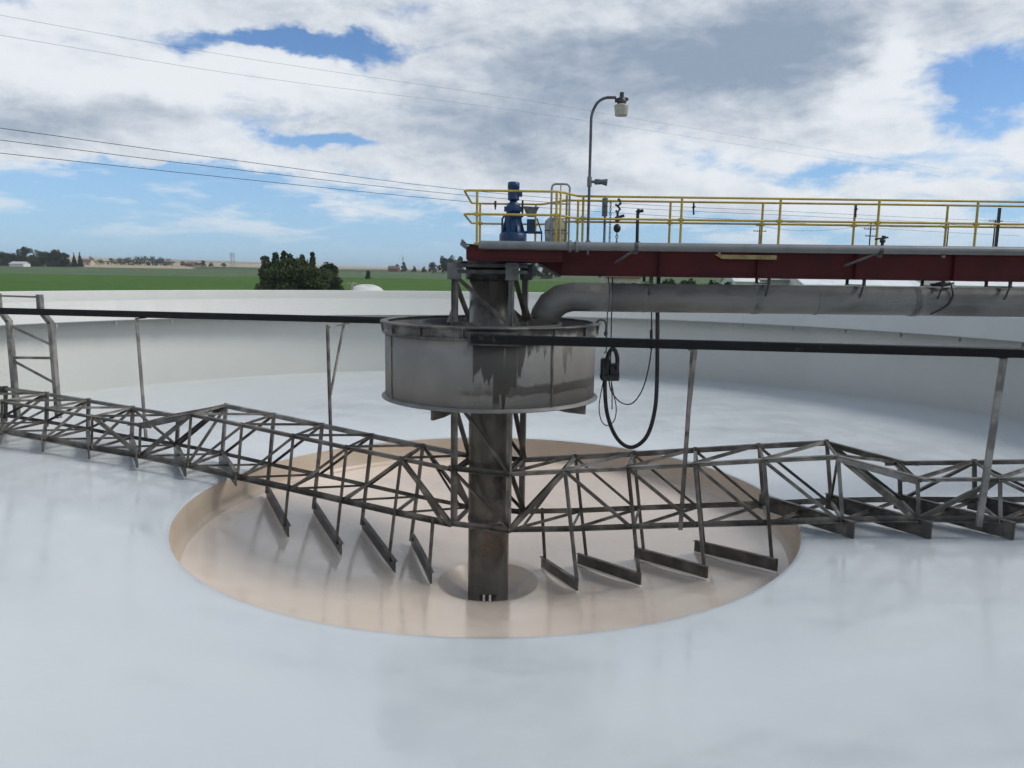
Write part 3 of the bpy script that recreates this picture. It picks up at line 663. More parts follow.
b_ = MB(); b_.tube(fillet([(0,0,.0),(-.01,0,.80),(.11,0,.82)], .07), .036, 10); b_.build('pipe', M['rubber'], sp)
b_ = MB(); b_.ball((.02,0,.10), .07,.06,.06); b_.tube([(-.02,0,.77),(.03,0,.84)], .05, 10); b_.build('fitting', M['rubber'], sp)
for x, z, lab in ((4.50,5.64,'small black clamp hanging on the back rail, second panel right of the lamp post'),(8.13,5.64,'black clamp on the back rail beside a yellow post, near the far right poles')):
    t = rb('rail_clamp', lab, 'clamp', (x,.44,z)); t['group'] = 'clamps on the rails'
    b_ = MB(); b_.bar((0,0,.02),(0,0,-.13),.03,.035); b_.bar((-.03,0,-.08),(.04,0,-.06),.03,.03); b_.build('jaw', M['rubber'], t)
    b_ = MB(); b_.tube([(.0,0,-.12),(.012,0,-.24)], .020, 6); b_.build('screw', M['rubber'], t)
t = rb('rail_clamp', 'tiny black clamp on the platform back rail left of the blue motor', 'clamp', (.04,1.47,5.70)); t['group'] = 'clamps on the rails'
b_ = MB(); b_.bar((0,0,.04),(0,0,-.10),.07,.05); b_.build('jaw', M['rubber'], t); b_ = MB(); b_.tube([(0,0,-.09),(0,0,-.16)], .02, 6); b_.build('screw', M['rubber'], t)
t = rb('marker_post', 'slim black post standing on the bridge near the right edge of the view', 'post', (11.1,.05,4.632))
b_ = MB(); b_.box(-.026,.026,-.022,.022,0,.96); b_.box(-.05,.05,-.045,.045,0,.02); b_.build('shaft', M['rubber'], t)
b_ = MB(); b_.box(-.03,.03,-.026,.026,.961,.975); b_.build('cap', M['rubber'], t)

# ------------------------------------------------------------------ hanging hoist, hose and cables behind the drum
YH = .54
ht = thing('electric_hoist', 'black electric hoist hanging on a rope from the bridge, right of the drum', 'hoist', (2.75,YH,1.56))
b_ = MB(); b_.box(-.21,.0,-.13,.13,.10,.58); b_.box(-.21,.22,-.15,.15,.06,.22); b_.build('body', M['rubber'], ht, .03)
b_ = MB(); b_.tube([(.03,0,.16),(.22,0,.16)], .11, 16); b_.tube([(.0,0,.30),(.20,0,.30)], .17, 18); b_.build('motor_drum', M['rubber'], ht)
b_ = MB(); b_.tube([(-.10,0,.58),(-.06,0,.66),(-.10,0,.74),(-.14,0,.68)], .018, 6); b_.build('hook', M['galv'], ht)
b_ = MB(); b_.tube([(-.09,0,.70),(-.09,0,2.44)], .014, 6); b_.tube([(.02,0,.45),(.0,0,2.44)], .016, 6); b_.build('rope', M['rope'], ht)
b_ = MB(); b_.tube([(.05,0,.06),(.08,0,-.30),(.09,0,-.62)], .015, 6); b_.build('load_chain', M['rope'], ht)
def smooth(pts, n=6):
    P = [Vector(p) for p in pts]; P = [P[0]*2-P[1]] + P + [P[-1]*2-P[-2]]; out = []
    for i in range(1, len(P)-2):
        for j in range(n):
            t = j/n; a, b, c, d = P[i-1:i+3]
            out.append(.5*((2*b)+(c-a)*t+(2*a-5*b+4*c-d)*t*t+(3*b-a-3*c+d)*t**3))
    out.append(P[-2]); return out
hz = MB(); hz.tube(smooth([(3.80,YH,4.02),(3.81,YH,3.22),(3.86,YH,1.64),(3.83,YH,.86),(3.66,YH,.28),(3.32,YH,.035),(2.97,YH,.26),(2.72,YH,.87),(2.64,YH-.06,1.74),(2.69,YH-.16,2.22),(2.80,YH-.2,2.38),(2.89,YH-.2,2.19),(2.90,YH-.17,1.9)]), .048, 10)
tag(hz.build('air_hose', M['rubber']), 'thick black hose hanging in a deep U loop from the bridge', 'hose')
cbx = MB(); cbx.tube(smooth([(3.68,YH+.1,4.02),(3.69,YH+.1,3.21),(3.72,YH+.1,2.34),(3.59,YH+.1,1.52),(3.35,YH+.1,1.09),(3.07,YH+.06,1.08),(2.82,YH,1.34),(2.74,YH,1.63)]), .016, 6); cbx.tube([(3.70,YH+.1,2.80),(3.715,YH+.1,2.36)], .035, 8)
tag(cbx.build('power_cable', M['rubber']), 'thin black cable curving inside the thick hose loop up to the bridge', 'cable')
cbx = MB(); cbx.tube(smooth([(2.61,YH-.05,1.62),(2.53,YH-.05,1.03),(2.59,YH-.05,.68),(2.73,YH-.05,.56),(2.89,YH-.05,.68),(2.93,YH-.05,.97),(2.85,YH-.05,1.34),(2.80,YH,1.6)]), .013, 6)
tag(cbx.build('pendant_cable', M['rubber']), 'thin black wire drooping in a small loop just below the black hoist', 'cable')
# ------------------------------------------------------------------ land
def sstep(x, a, b):
    t = min(1, max(0, (x-a)/(b-a))); return t*t*(3-2*t)
def ground(x, y):
    d = math.hypot(x-CAMX, y-CAMY); az = math.atan2(x-CAMX, y-CAMY)
    left = sstep(-az, .05, .40)
    h = 5.2*sstep(d, 180, 620) + (2.5 + 2*left)*sstep(d, 700, 1000)
    h += (21 + 13*left)*sstep(d, 1100, 3300)
    h += 2.2*math.sin(x*.0021+1.3)*math.sin(y*.0017)*sstep(d, 900, 2500) + 3*math.sin(az*9+.6)*sstep(d, 1500, 3300)
    return h
vs = []; fs = []; rad = [18.56, 22, 30, 45, 70, 110, 160, 220, 290, 370, 460, 560, 680, 820, 1000, 1250, 1550, 1900, 2300, 2750, 3300, 4000, 5200, 7000]; NA = 180
for r_ in rad:
    for k in range(NA):
        a = 2*math.pi*k/NA; x, y = r_*math.cos(a), r_*math.sin(a); vs.append((x, y, ground(x, y)))
for j in range(len(rad)-1):
    for k in range(NA): fs.append((j*NA+k, j*NA+(k+1)%NA, (j+1)*NA+(k+1)%NA, (j+1)*NA+k))
m, g, b = newmat('farm_fields'); p = g.pos(); x, y, z = g.xyz(p)
dx = g.sub(x, CAMX); dy = g.sub(y, CAMY); d = g.m('SQRT', g.add(g.mul(dx, dx), g.mul(dy, dy)))
nw = g.noise(p, .004, 4, .5); dw = g.add(d, g.mul(g.sub(nw, .5), 260))
fine = g.noise(g.vscale(p, .25, .6, 1), .5, 5, .6); rows = g.noise(g.vscale(p, .02, .12, 1), 1, 4, .6)
crop = g.mix(g.ss(rows, .35, .68), (.050,.125,.012), (.080,.160,.022)); crop = g.mix(g.mul(fine, .3), crop, (.035,.06,.02))
mid = g.mix(g.ss(rows, .4, .62), (.075,.125,.055), (.125,.160,.09))  # mid fields, paled to put a mist stripe into their colour
vor = g.node('ShaderNodeTexVoronoi'); vor.feature = 'F1'; g.put(vor.inputs['Vector'], g.vscale(p, .0016, .0007, 0)); vor.inputs['Scale'].default_value = 1.3
vr = g.xyz(vor.outputs['Color'])[0]
far = g.mix(g.ss(vr, .35, .36), (.07,.10,.045), (.42,.34,.22)); far = g.mix(g.ss(vr, .74, .75), far, (.30,.27,.17))
c = g.mix(g.ss(dw, 350, 372), crop, mid)
azn = g.m('ARCTAN2', dx, dy)
tan_f = g.mul(g.mul(g.ss(d, 735, 745), g.ss(d, 1010, 1000)), g.mul(g.ss(azn, -.52, -.515), g.ss(azn, -.39, -.40)))
c = g.mix(g.ss(dw, 690, 720), c, far); c = g.mix(tan_f, c, (.40,.33,.22))
c = g.mix(g.ss(d, 2050, 2100), c, g.mix(g.ss(vr, .25, .27), (.30,.29,.19), (.47,.40,.28)))
g.put(b.inputs['Base Color'], c); b.inputs['Roughness'].default_value = .95; b.inputs['Specular IOR Level'].default_value = .1
g.put(b.inputs['Normal'], g.bump(fine, .5, .3))
mb = MB(); mb.add(vs, fs, True); o = mb.build('ground', m); tag(o, kind='structure')

# ------------------------------------------------------------------ trees
def leafmat(name, a, b2, sc_):
    m, g, b = newmat(name); n = g.noise(g.obj(), sc_, 3, .6)
    g.put(b.inputs['Base Color'], g.mix(g.ss(n, .35, .65), a, b2)); b.inputs['Roughness'].default_value = .7; b.inputs['Specular IOR Level'].default_value = .2
    return m
LF = [leafmat('dark_green_leaves', (.022,.038,.016), (.042,.062,.024), .9), leafmat('olive_green_leaves', (.036,.056,.020), (.072,.094,.038), .9), leafmat('blue_green_leaves', (.018,.034,.020), (.032,.052,.030), .7)]
BARK = mat('grey_bark', (.07,.055,.04), .9, (.04,.032,.025), 3.)
def tree(name, label, cat, x, y, h, w, kind=0, lm=0, leaves=700, seed=0, group=None, leaf=None, stems=1):
    rn = random.Random(seed+int(x*7)+int(h*13)); z0 = ground(x, y)
    t = thing(name, label, cat, (x, y, z0), 0, group)
    tk = MB(); cl = []
    for s_ in range(stems):
        ox = (rn.random()-.5)*w*.5 if stems > 1 else 0; oy = (rn.random()-.5)*w*.3 if stems > 1 else 0
        tk.tube([(ox*.5,oy*.5,-.3),(ox*.8,oy*.8,h*.3),(ox,oy,h*.62),(ox*1.1,oy,h*.9)], [h*.035,h*.028,h*.016,h*.004], 7)
    if kind == 0:      # broad crown of lobes
        nb = 12 if stems == 1 else 22
        for k in range(nb):
            a = rn.random()*6.28; rr = w*.5*(.25+.50*rn.random()); zz = h*(.30+.52*rn.random())
            k_ = 1-max(0, (zz/h-.55))*1.1; q = (rr*math.cos(a)*k_, rr*math.sin(a)*k_*.8, zz)
            cl.append((q, w*(.15+.10*rn.random()), h*(.09+.09*rn.random())))
            tk.tube([(0,0,h*.25), (q[0]*.55,q[1]*.55,h*.25+(q[2]-h*.25)*.7), q], [h*.014,h*.009,h*.003], 5)
        cl.append(((0,0,h*.82), w*.2, h*.17))
        for k in range(10 if stems > 1 else 9):
            a = rn.random()*6.28; rr = w*.40; cl.append(((rr*math.cos(a), rr*math.sin(a)*.8, h*(.08+.25*rn.random())), w*.15, h*.13))
    elif kind == 1:    # columnar
        for k in range(9): zz = h*(.12+.82*k/8); cl.append((((rn.random()-.5)*w*.15,(rn.random()-.5)*w*.15,zz), w*.5*(1.05-.75*abs(k/8-.4)), h*.075))
    else:              # conifer
        for k in range(10): zz = h*(.10+.86*k/9); cl.append(((0,0,zz), w*.5*(1.06-k/9), h*.05))
    mbk = tk.build('trunk', BARK, t)
    cr = MB(); L = leaf or max(.25, h*.055); vs = []; fs = []
    tot = sum(c_[1]**2 for c_ in cl)
    for (c_, rx, rz) in cl:
        nn = max(6, int(leaves*rx*rx/tot))
        for _ in range(nn):
            while True:
                p = Vector((rn.uniform(-1,1), rn.uniform(-1,1), rn.uniform(-1,1)))
                if .25 < p.length < 1.12: break
            p = Vector((c_[0]+p.x*rx, c_[1]+p.y*rx, c_[2]+p.z*rz))
            a = Vector((rn.gauss(0,1), rn.gauss(0,1), rn.gauss(0,1))).normalized(); bq = a.cross(Vector((rn.gauss(0,1), rn.gauss(0,1), rn.gauss(0,1)))).normalized()
            s_ = L*(.6+.8*rn.random()); n0 = len(vs)
            vs += [p-a*s_, p+bq*s_*.55, p+a*s_, p-bq*s_*.55]; fs.append((n0,n0+1,n0+2,n0+3))
    cr.add(vs, fs); me = bpy.data.meshes.new('crown'); me.from_pydata([tuple(v) for v in vs], [], fs); me.materials.append(LF[lm])
    co_ = bpy.data.objects.new('crown', me); COL.objects.link(co_); co_.parent = t
    return t
def px2m(D): return D/f
def T_(px, D, hpx, wpx, kind, lm, label, name='broad_tree', cat='tree', leaves=900, group='trees along the skyline', stems=1, leaf=None, seed=0):
    x, y = lat(px, D); return tree(name, label, cat, x, y, hpx*px2m(D), wpx*px2m(D), kind, lm, leaves, seed, group, leaf, stems)
T_(296, 105, 43.5, 73, 0, 1, 'big dense dark bush rising behind the far tank rim on the left of the drum', 'large_bush', 'bush', 26000, 'bushes behind the tank', 5, .17, 3)
T_(328, 125, 35, 30, 0, 0, 'rounded smaller bush at the right shoulder of the big bush', 'large_bush', 'bush', 9000, 'bushes behind the tank', 3, .17, 4)
for k, (px, hp) in enumerate(((266,36.5),(276,40.5),(284,42),(291,39.5),(303,38.5),(313,41))):
    T_(px, 140, hp, (13,9,8,10,8,7)[k], 1, 1, ['leftmost poplar top above the big bush','second poplar from the left above the big bush','tallest poplar above the middle of the big bush','fourth poplar from the left above the big bush','fifth poplar from the left above the big bush','rightmost poplar top above the big bush'][k], 'poplar', 'tree', 2200, 'poplars behind the big bush', 1, .24, k)
left_row = [(3,15,16,'tree cut by the left edge of the photo'),(14,14,16,'tree behind the small white shed at far left'),(27,20,15,'tallest round tree of the far left row, right of the white shed'),(38,17,15,'tree just right of the tallest one in the far left row'),(48,16,13,'broad tree in the middle of the far left row'),(57,18,14,'domed tree near the right end of the far left row'),(65,15,12,'last broad tree before the two pointed conifers')]
for k, (px, hp, wp_, lb) in enumerate(left_row): T_(px, 640, hp*.97, wp_*1.15, 0, (0,2,0,1,2,0,0)[k], 'distant dark ' + lb, leaves=1500, seed=k)
for k, (px, hp, lb) in enumerate(((75,14,'left one of two distant pointed conifers in the far left skyline'),(81,14.5,'right one of two distant pointed conifers in the far left skyline'))): T_(px, 660, hp, 5.5, 2, 2, lb, 'conifer', 'tree', 800, 'two conifers', 1, None, k)
for k, (px, hp, wp_) in enumerate(((92,8,8),(101,6,9),(112,7,9))): T_(px, 900, hp, wp_, 0, 2, ['small dark far tree right of the two conifers','low dark far bushy tree left of the long dark grove','small far tree at the left end of the long dark grove'][k], leaves=500, seed=k)
for k, px in enumerate((121,129,137,145,153,161,169)):
    T_(px, 1030, (8,9,10,10,10,9,8)[k], 12, 0, 2, ['leftmost tree of the long dark far grove','second tree from the left in the long dark grove','third tree from the left in the long dark grove','middle tree of the long dark far grove','fifth tree from the left in the long dark grove','sixth tree from the left in the long dark grove','rightmost tree of the long dark far grove'][k], leaves=600, seed=k, group='long dark grove')
for k, (px, D, hp, wp_) in enumerate(((184,1000,5,6),(197,900,4,5),(203,900,6,7),(212,900,4,6),(224,950,4,6))): T_(px, D, hp, wp_, 0, 2, ['tiny far tree right of the dark grove','tiny far tree left of a dark clump in the tan fields','small dark tree clump in the far tan fields','tiny far tree right of the dark clump','tiny tree just left of the lattice tower'][k], leaves=1200, seed=k)
for k, (px, D, hp, wp_) in enumerate(((368,330,9,5),(397,800,8,6),(404,800,10,6),(414,800,6,5),(424,780,6,5),(433,700,11,10),(443,560,17,12),(452,540,18,13),(460,560,17,10))): T_(px, D, hp, wp_, 0, (0,2,2,2,2,2,0,0,0)[k], ['lone small tree in the green field left of the drum','small far tree left of the thin mast','far tree standing at the thin mast','small far tree right of the thin mast','tiny far tree left of the dark clump by the column','round far tree at the left of the dark clump by the column','dark tree left in the clump beside the column cage','tallest dark tree in the clump beside the column cage','dark tree touching the left side of the column cage'][k], leaves=900, seed=k)
for k, (px, D, hp, wp_) in enumerate(((533,420,15,14),(545,400,18,16),(556,430,16,10))): T_(px, D, hp, wp_, 0, 0, ['dark tree seen just right of the column cage under the bridge','large dark tree under the left end of the bridge','dark tree left of the open gap under the bridge'][k], leaves=1200, seed=k)
for k, (px, D, hp, wp_) in enumerate(((668,95,9,22),(690,97,9,24),(714,95,9,24),(730,96,8,12))): T_(px, D, hp+22, wp_, 0, 0, ['leftmost dark shrub in the gap under the bridge','second dark shrub in the gap under the bridge','third dark shrub in the gap under the bridge','rightmost dark shrub in the gap under the bridge'][k], 'shrub', 'shrub', 900, 'shrubs seen below the bridge', 2, .3, k)

# ------------------------------------------------------------------ far buildings, mound, masts
WH = mat('white_sheet_cladding', (.78,.78,.76), .5, (.66,.66,.64), .6, .8); WHR = mat('white_metal_roof', (.80,.80,.79), .5, (.66,.66,.65), .4); RF = mat('pale_metal_roof', (.50,.50,.50), .4, (.38,.38,.38), .4); DKW = mat('dark_window', (.03,.035,.04), .2); CRM = mat('cream_wall', (.50,.46,.38), .7, (.40,.36,.30), .5); BRN = mat('brown_roof', (.16,.09,.06), .8); FNC = mat('dark_timber', (.05,.045,.04), .8)
def house(name, label, cat, px0, px1, D, hwall, hroof, wall, roof, wins=0, depth=12, group=None, door=False):
    x0, y0 = lat(px0, D); x1, _ = lat(px1, D); z0 = min(ground(x0,y0), ground(x1,y0)); w = x1-x0; cx = (x0+x1)/2
    t = thing(name, label, cat, (cx, y0, z0), 0, group); h = w/2
    b_ = MB(); b_.box(-h,h,0,depth,-1,hwall); b_.prism([(0,hwall),(depth,hwall),(depth/2,hwall+hroof*.96)], 'x', -h+.01, h-.01); b_.build('wall', wall, t)
    b_ = MB(); e = .4
    sl = hroof/(depth/2)
    b_.prism([(-e,hwall-e*sl+.02),(depth/2,hwall+hroof+.02),(depth+e,hwall-e*sl+.02),(depth+e,hwall-e*sl+.17),(depth/2,hwall+hroof+.2),(-e,hwall-e*sl+.17)], 'x', -h-e, h+e); b_.build('roof', roof, t)
    for k in range(wins):
        xx = -h + w*(k+.5)/wins; ww = min(1.4, w/wins*.5)
        fr = MB(); fr.box(xx-ww/2-.08,xx+ww/2+.08,-.06,-.003,hwall*.38-.08,hwall*.72+.08); fo = fr.build('window', wall, t)
        pn = MB(); pn.box(xx-ww/2,xx+ww/2,-.075,-.062,hwall*.38,hwall*.72); pn.build('pane', DKW, fo)
    if door:
        dr = MB(); dr.box(h*.45,h*.45+1.1,-.06,-.003,0,2.1); dr.build('door', DKW, t)
    return t
house('shed', 'small white shed in front of the far left trees', 'shed', 10, 24, 600, 2.4, 1.6, WH, RF, 0, 9)
house('farmhouse', 'small pale farmhouse with brown roof right of the far left trees', 'house', 79, 91, 800, 3.2, 2.6, CRM, BRN, 2, 9)
house('farmhouse', 'tiny brown farm shed in the far tan fields left of the lattice tower', 'house', 186, 193, 880, 2.6, 2.2, BRN, BRN, 0, 9)
house('barn', 'low brown barn left of the thin mast on the far field', 'barn', 388, 398, 780, 3.4, 2.6, BRN, BRN, 0, 10)
house('cottage', 'low cream building seen in the gap between bridge and wide pipe', 'building', 606, 640, 150, 4.0, 2.0, CRM, BRN, 3, 9, None, True)
house('workshop', 'small white building right of the shrubs in the gap under the bridge', 'building', 736, 757, 120, 3.6, 1.8, WH, WHR, 2, 8)
house('corrugated_shed', 'grey corrugated shed under the bridge left of the long white hall', 'shed', 762, 802, 125, 3.9, 1.8, mat('corrugated_sheet', (.42,.41,.38), .5, (.25,.24,.22), 2.2, .9, stretch=(6,1,.2)), RF, 0, 14)
house('white_hall', 'long white hall seen in the gap below the middle right of the bridge', 'building', 806, 922, 118, 3.2, 2.9, WH, WHR, 0, 20, None, True)
house('white_hall', 'white building with a row of windows at the right edge under the bridge', 'building', 958, 1075, 116, 3.4, 2.6, WH, WHR, 12, 18)
# white covered heap beyond the rim
x, y = lat(366, 95); hp = thing('covered_heap', 'pale white sheet covered heap beyond the far rim, right of the big bush', 'heap', (x, y, ground(x,y)))
b_ = MB(); n0 = 24; vs = []; fs = []
for j in range(9):
    t = j/8
    for k in range(n0):
        a = 2*math.pi*k/n0; rr = math.cos(t*math.pi/2)**.6; q = 1+.06*math.sin(3*a+1)+.03*math.sin(7*a)
        vs.append((2.4*rr*math.cos(a)*q, 4*rr*math.sin(a)*q, 2.55*math.sin(t*math.pi/2)*(1+.05*math.sin(2*a))))
for j in range(8):
    for k in range(n0): fs.append((j*n0+k, j*n0+(k+1)%n0, (j+1)*n0+(k+1)%n0, (j+1)*n0+k))
b_.add(vs, fs, True); b_.build('cover', mat('white_tarpaulin', (.62,.62,.59), .5, (.50,.49,.45), .8, .8, bump=.6, bscale=2), hp)
b_ = MB()
for a in range(10): 
    b_.ball((2.5*math.cos(a*.628), 4.1*math.sin(a*.628), .12), .3,.3,.2, 8, 5)
b_.build('weight_bags', CRM, hp)
POLEM = mat('dark_pole_timber', (.035,.030,.027), .85, (.06,.05,.042), 2.)
x, y = lat(352, 90); t = thing('fence_post', 'short tan post left of the white covered heap', 'post', (x, y, ground(x,y)))
b_ = MB(); b_.box(-.13,.13,-.13,.13,-.4,3.0); b_.box(-.55,.55,-.05,.05,2.72,2.92); b_.build('shaft', CRM, t)
b_ = MB(); b_.box(-.16,.16,-.16,.16,3.001,3.06); b_.build('cap', BRN, t)
# lattice tower and mast
x, y = lat(233, 1400); t = thing('lattice_tower', 'tiny far lattice power tower above the tan fields left of the big bush', 'tower', (x, y, ground(x,y)))
H = 26
for sx in (-1,1):
    for sy in (-1,1):
        b_ = MB(); b_.bar((sx*3,sy*3,-1),(sx*2.2,sy*2.2,H), .5,.5); b_.build('leg', M['galv'], t)
for z in (6,12,18,24):
    b_ = MB(); b_.bar((-2.8,-2.6,z-5),(2.5,-2.4,z), .3,.3); b_.bar((2.8,-2.6,z-5),(-2.5,-2.4,z), .3,.3); b_.build('lattice', M['galv'], t)
for z in (19,23):
    b_ = MB(); b_.bar((-6,0,z),(6,0,z), .45,.45); b_.build('crossarm', M['galv'], t)
x, y = lat(403, 780); t = thing('radio_mast', 'thin far mast standing among small trees left of the drum', 'mast', (x, y, ground(x,y)))
b_ = MB(); b_.tube([(0,0,-1),(0,0,16)], [.45,.25], 6); b_.build('mast_pole', M['darkmetal'], t); b_ = MB(); b_.bar((-1.2,0,13),(1.2,0,13.2), .3,.3); b_.build('crossarm', M['darkmetal'], t)
# utility poles behind the bridge
def pole(label, px, D, ytop, arms, hz_=281, group='utility poles'):
    x, y = lat(px, D); z0 = ground(x, y); top = 4 + (hz_-ytop)/f*D*math.hypot(1, (px-512)/f)*.985 - z0
    t = thing('utility_pole', label, 'utility pole', (x, y, z0), R(8), group)
    b_ = MB(); b_.tube([(0,0,-.5),(0,0,top)], [.20,.13], 8); b_.build('pole', POLEM, t)
    for (dz, w) in arms:
        b_ = MB(); b_.box(-w,w,-.16,-.06,top-dz-.09,top-dz+.09); ca = b_.build('crossarm', POLEM, t)
        for q in (-w*.9, -w*.35, w*.35, w*.9): b_ = MB(); b_.tube([(q,-.11,top-dz+.09),(q,-.11,top-dz+.30)], .07, 6); b_.build('insulator', M['galv'], ca)
    return Vector((x, y, z0+top))
P1 = pole('distant dark utility pole in the second rail panel right of the lamp', 757, 190, 230, ((.25,1.1),(1.6,1.7)))
P2 = pole('utility pole with three crossarms left of a yellow post at middle right', 867, 170, 229, ((.2,1.3),(1.5,1.7),(3.0,1.2)))
P3 = pole('utility pole right behind a yellow back post near the right edge', 944, 180, 230, ((.3,1.2),))
P4 = pole('utility pole with crossarms left of the slim black post', 990, 165, 229, ((.3,1.6),(1.4,1.2)))
PL = pole('tall utility pole outside the left edge carrying the long wires', -120, 52, 20, ((.3,1.6),(1.6,1.6)), 266, 'poles of the long wires')
wl = [[(-52,25.7,14.6),(-35.06,37.35,13.57),(-22.3,46.12,12.89),(-4.32,58.49,12.12),(15,71.8,12.2),(35.66,85.97,12.94),(64,105.4,13.9),(93.44,125.69,15.02)],
      [(-52,25.7,13.6),(-35.11,37.32,12.77),(-22.33,46.1,12.18),(-4.5,58.36,11.63),(15,71.8,11.75),(35.7,86,12.43),(64,105.4,13.3),(93.58,125.79,14.31)],
      [(-52,25.7,12.5),(-35.16,37.28,11.89),(-22.35,46.09,11.47),(-4.78,58.17,11.04),(15,71.8,11.1),(35.78,86.05,11.52),(64,105.4,11.9),(93.93,126.03,12.52)]]
for pts, lb in zip(wl, ('upper of three dark power wires crossing the left sky towards the railing','middle of three dark power wires crossing the left sky towards the railing','lowest of three dark power wires crossing the left sky towards the railing')):
    w_ = MB(); w_.tube(smooth(pts, 4), .022, 5); o = w_.build('power_wire', M['rubber']); tag(o, lb, 'wire', 'power wires across the sky')
wl2 = [[(-44,14.5,17.9),(-27.51,26.55,17.57),(-16.45,34.91,17.64),(.17,47.46,18.27),(11.72,56.19,18.5),(30,70,18.9),(60,92.7,19.6)],[(-44,14.5,16.7),(-27.57,26.51,16.53),(-16.48,34.89,16.57),(.18,47.47,17.34),(24.31,65.71,17.91),(60,92.7,18.6)]]
for pts, lb in zip(wl2, ('upper of two faint thin wires high across the clouds','lower of two faint thin wires high across the clouds')):
    w_ = MB(); w_.tube(smooth(pts, 4), .009, 5); o = w_.build('power_wire', mat('weathered_wire', (.24,.26,.28), .5)); tag(o, lb, 'wire', 'power wires across the sky')
P5 = pole('utility pole outside the right edge where the long wires end', 1130, 142, 228, ((.3,1.8),(1.6,1.8)), 284, 'poles of the long wires')
def span(a, b2, sag, label, r_=.03):
    pts = [a.lerp(b2, t/8) - Vector((0,0,sag*4*(t/8)*(1-t/8))) for t in range(9)]
    w_ = MB(); w_.tube(pts, r_, 5); tag(w_.build('power_wire', M['rubber']), label, 'wire', 'short wires between far poles')
span(P1-Vector((0,0,.3)), P2-Vector((0,0,.3)), 1.4, 'sagging wire between the first and second far poles')
span(P2-Vector((0,0,.3)), P3-Vector((0,0,.3)), 1.0, 'sagging wire between the second and third far poles')
span(P3-Vector((0,0,.5)), P4-Vector((0,0,.5)), .5, 'sagging wire between the two rightmost far poles')

# ------------------------------------------------------------------ sky : daylight dome with broken cloud, one soft sun
SUN_AZ, SUN_EL = R(95), R(46)          # azimuth clockwise from the view direction (+Y), sun on the right
w = bpy.data.worlds.new('World'); sc.world = w; w.use_nodes = True; nt = w.node_tree; g = G(nt)
bg = nt.nodes['Background']; wo = nt.nodes['World Output']
dv = g.node('ShaderNodeTexCoord').outputs['Generated']; x, y, z = g.xyz(dv)
sky = g.node('ShaderNodeTexSky'); sky.sky_type = 'NISHITA'; sky.sun_disc = False; sky.sun_elevation = SUN_EL; sky.sun_rotation = SUN_AZ; sky.altitude = 900; sky.air_density = 1.0; sky.dust_density = .6; sky.ozone_density = 1.2
el = g.m('ARCSINE', z); az = g.m('ARCTAN2', x, y)
Pw = g.comb(az, g.mul(el, 1.6), 0.); wr = g.xyz(g.noise(Pw, 6., 5, .6, 0, 1)); az0, el0 = az, el
az = g.add(az0, g.mul(g.sub(wr[0], .5), .22)); el = g.add(el0, g.mul(g.sub(wr[1], .5), .10))
def blob(px, py, sx, sy):
    a0, e0 = dirpx(px, py); u = g.m('DIVIDE', g.sub(azw, a0), sx/f); v_ = g.m('DIVIDE', g.sub(elw, e0), sy/f)
    return g.m('EXPONENT', g.mul(g.add(g.mul(u, u), g.mul(v_, v_)), -1))
az, el, azw, elw = az0, el0, az, el
zz = g.add(g.m('MAXIMUM', z, 0), .16)
P = g.comb(g.m('DIVIDE', x, zz), g.m('DIVIDE', y, zz), 0.)
Pa = g.comb(g.mul(az, 1.0), g.mul(el, 2.1), 0.)
n1 = g.noise(P, 1.15, 4, .55, .2); n2 = g.noise(Pa, 3.6, 7, .56, .25); n3 = g.noise(Pa, 11, 7, .66, .25); n2b = g.noise(g.node_off(Pa, .030, .045), 3.6, 7, .56, .25); n3b = g.noise(g.node_off(Pa, .012, .018), 11, 5, .66, .25)
azw_, elw_ = azw, elw
SUMB = lambda L: __import__('functools').reduce(g.add, [g.mul(blob(*a[:4]), a[4]) for a in L])
gaps = SUMB([(735,85,60,30,-.35),(640,60,140,50,-.15),(205,31,190,12,.40),(300,36,60,14,.2),(345,44,70,10,.28),(318,146,46,8,.40),(990,92,62,34,.62),(850,170,90,10,.30),(60,180,190,18,.44),(250,182,130,12,.32),(0,222,260,30,.46),(240,234,250,28,.48),(450,244,190,18,.42),(720,230,260,14,.28),(35,9,50,8,-.25),(120,14,50,8,-.3),(248,54,30,10,-.35)])
nl = g.noise(g.comb(az, g.mul(el, 4.5), 0.), 7., 6, .6, .2)
cov = g.add(g.mul(g.sub(n1, .5), .7), g.mul(g.sub(n2, .5), .95)); cov = g.add(g.add(cov, .5), g.mul(g.sub(n3, .5), .62)); lowb = g.ss(el, .15, .10)
cov = g.add(cov, g.mul(lowb, g.mul(g.sub(nl, .5), .8)))
over = g.ss(el, .42, .72)  # overhead gaps and greyer cloud added out of view to dim and blue the light
gaps = g.add(gaps, g.mul(over, .22))
dens = g.ss(g.sub(g.add(cov, .22), gaps), .36, .64)
dens = g.mul(dens, g.ss(el, .012, .10))
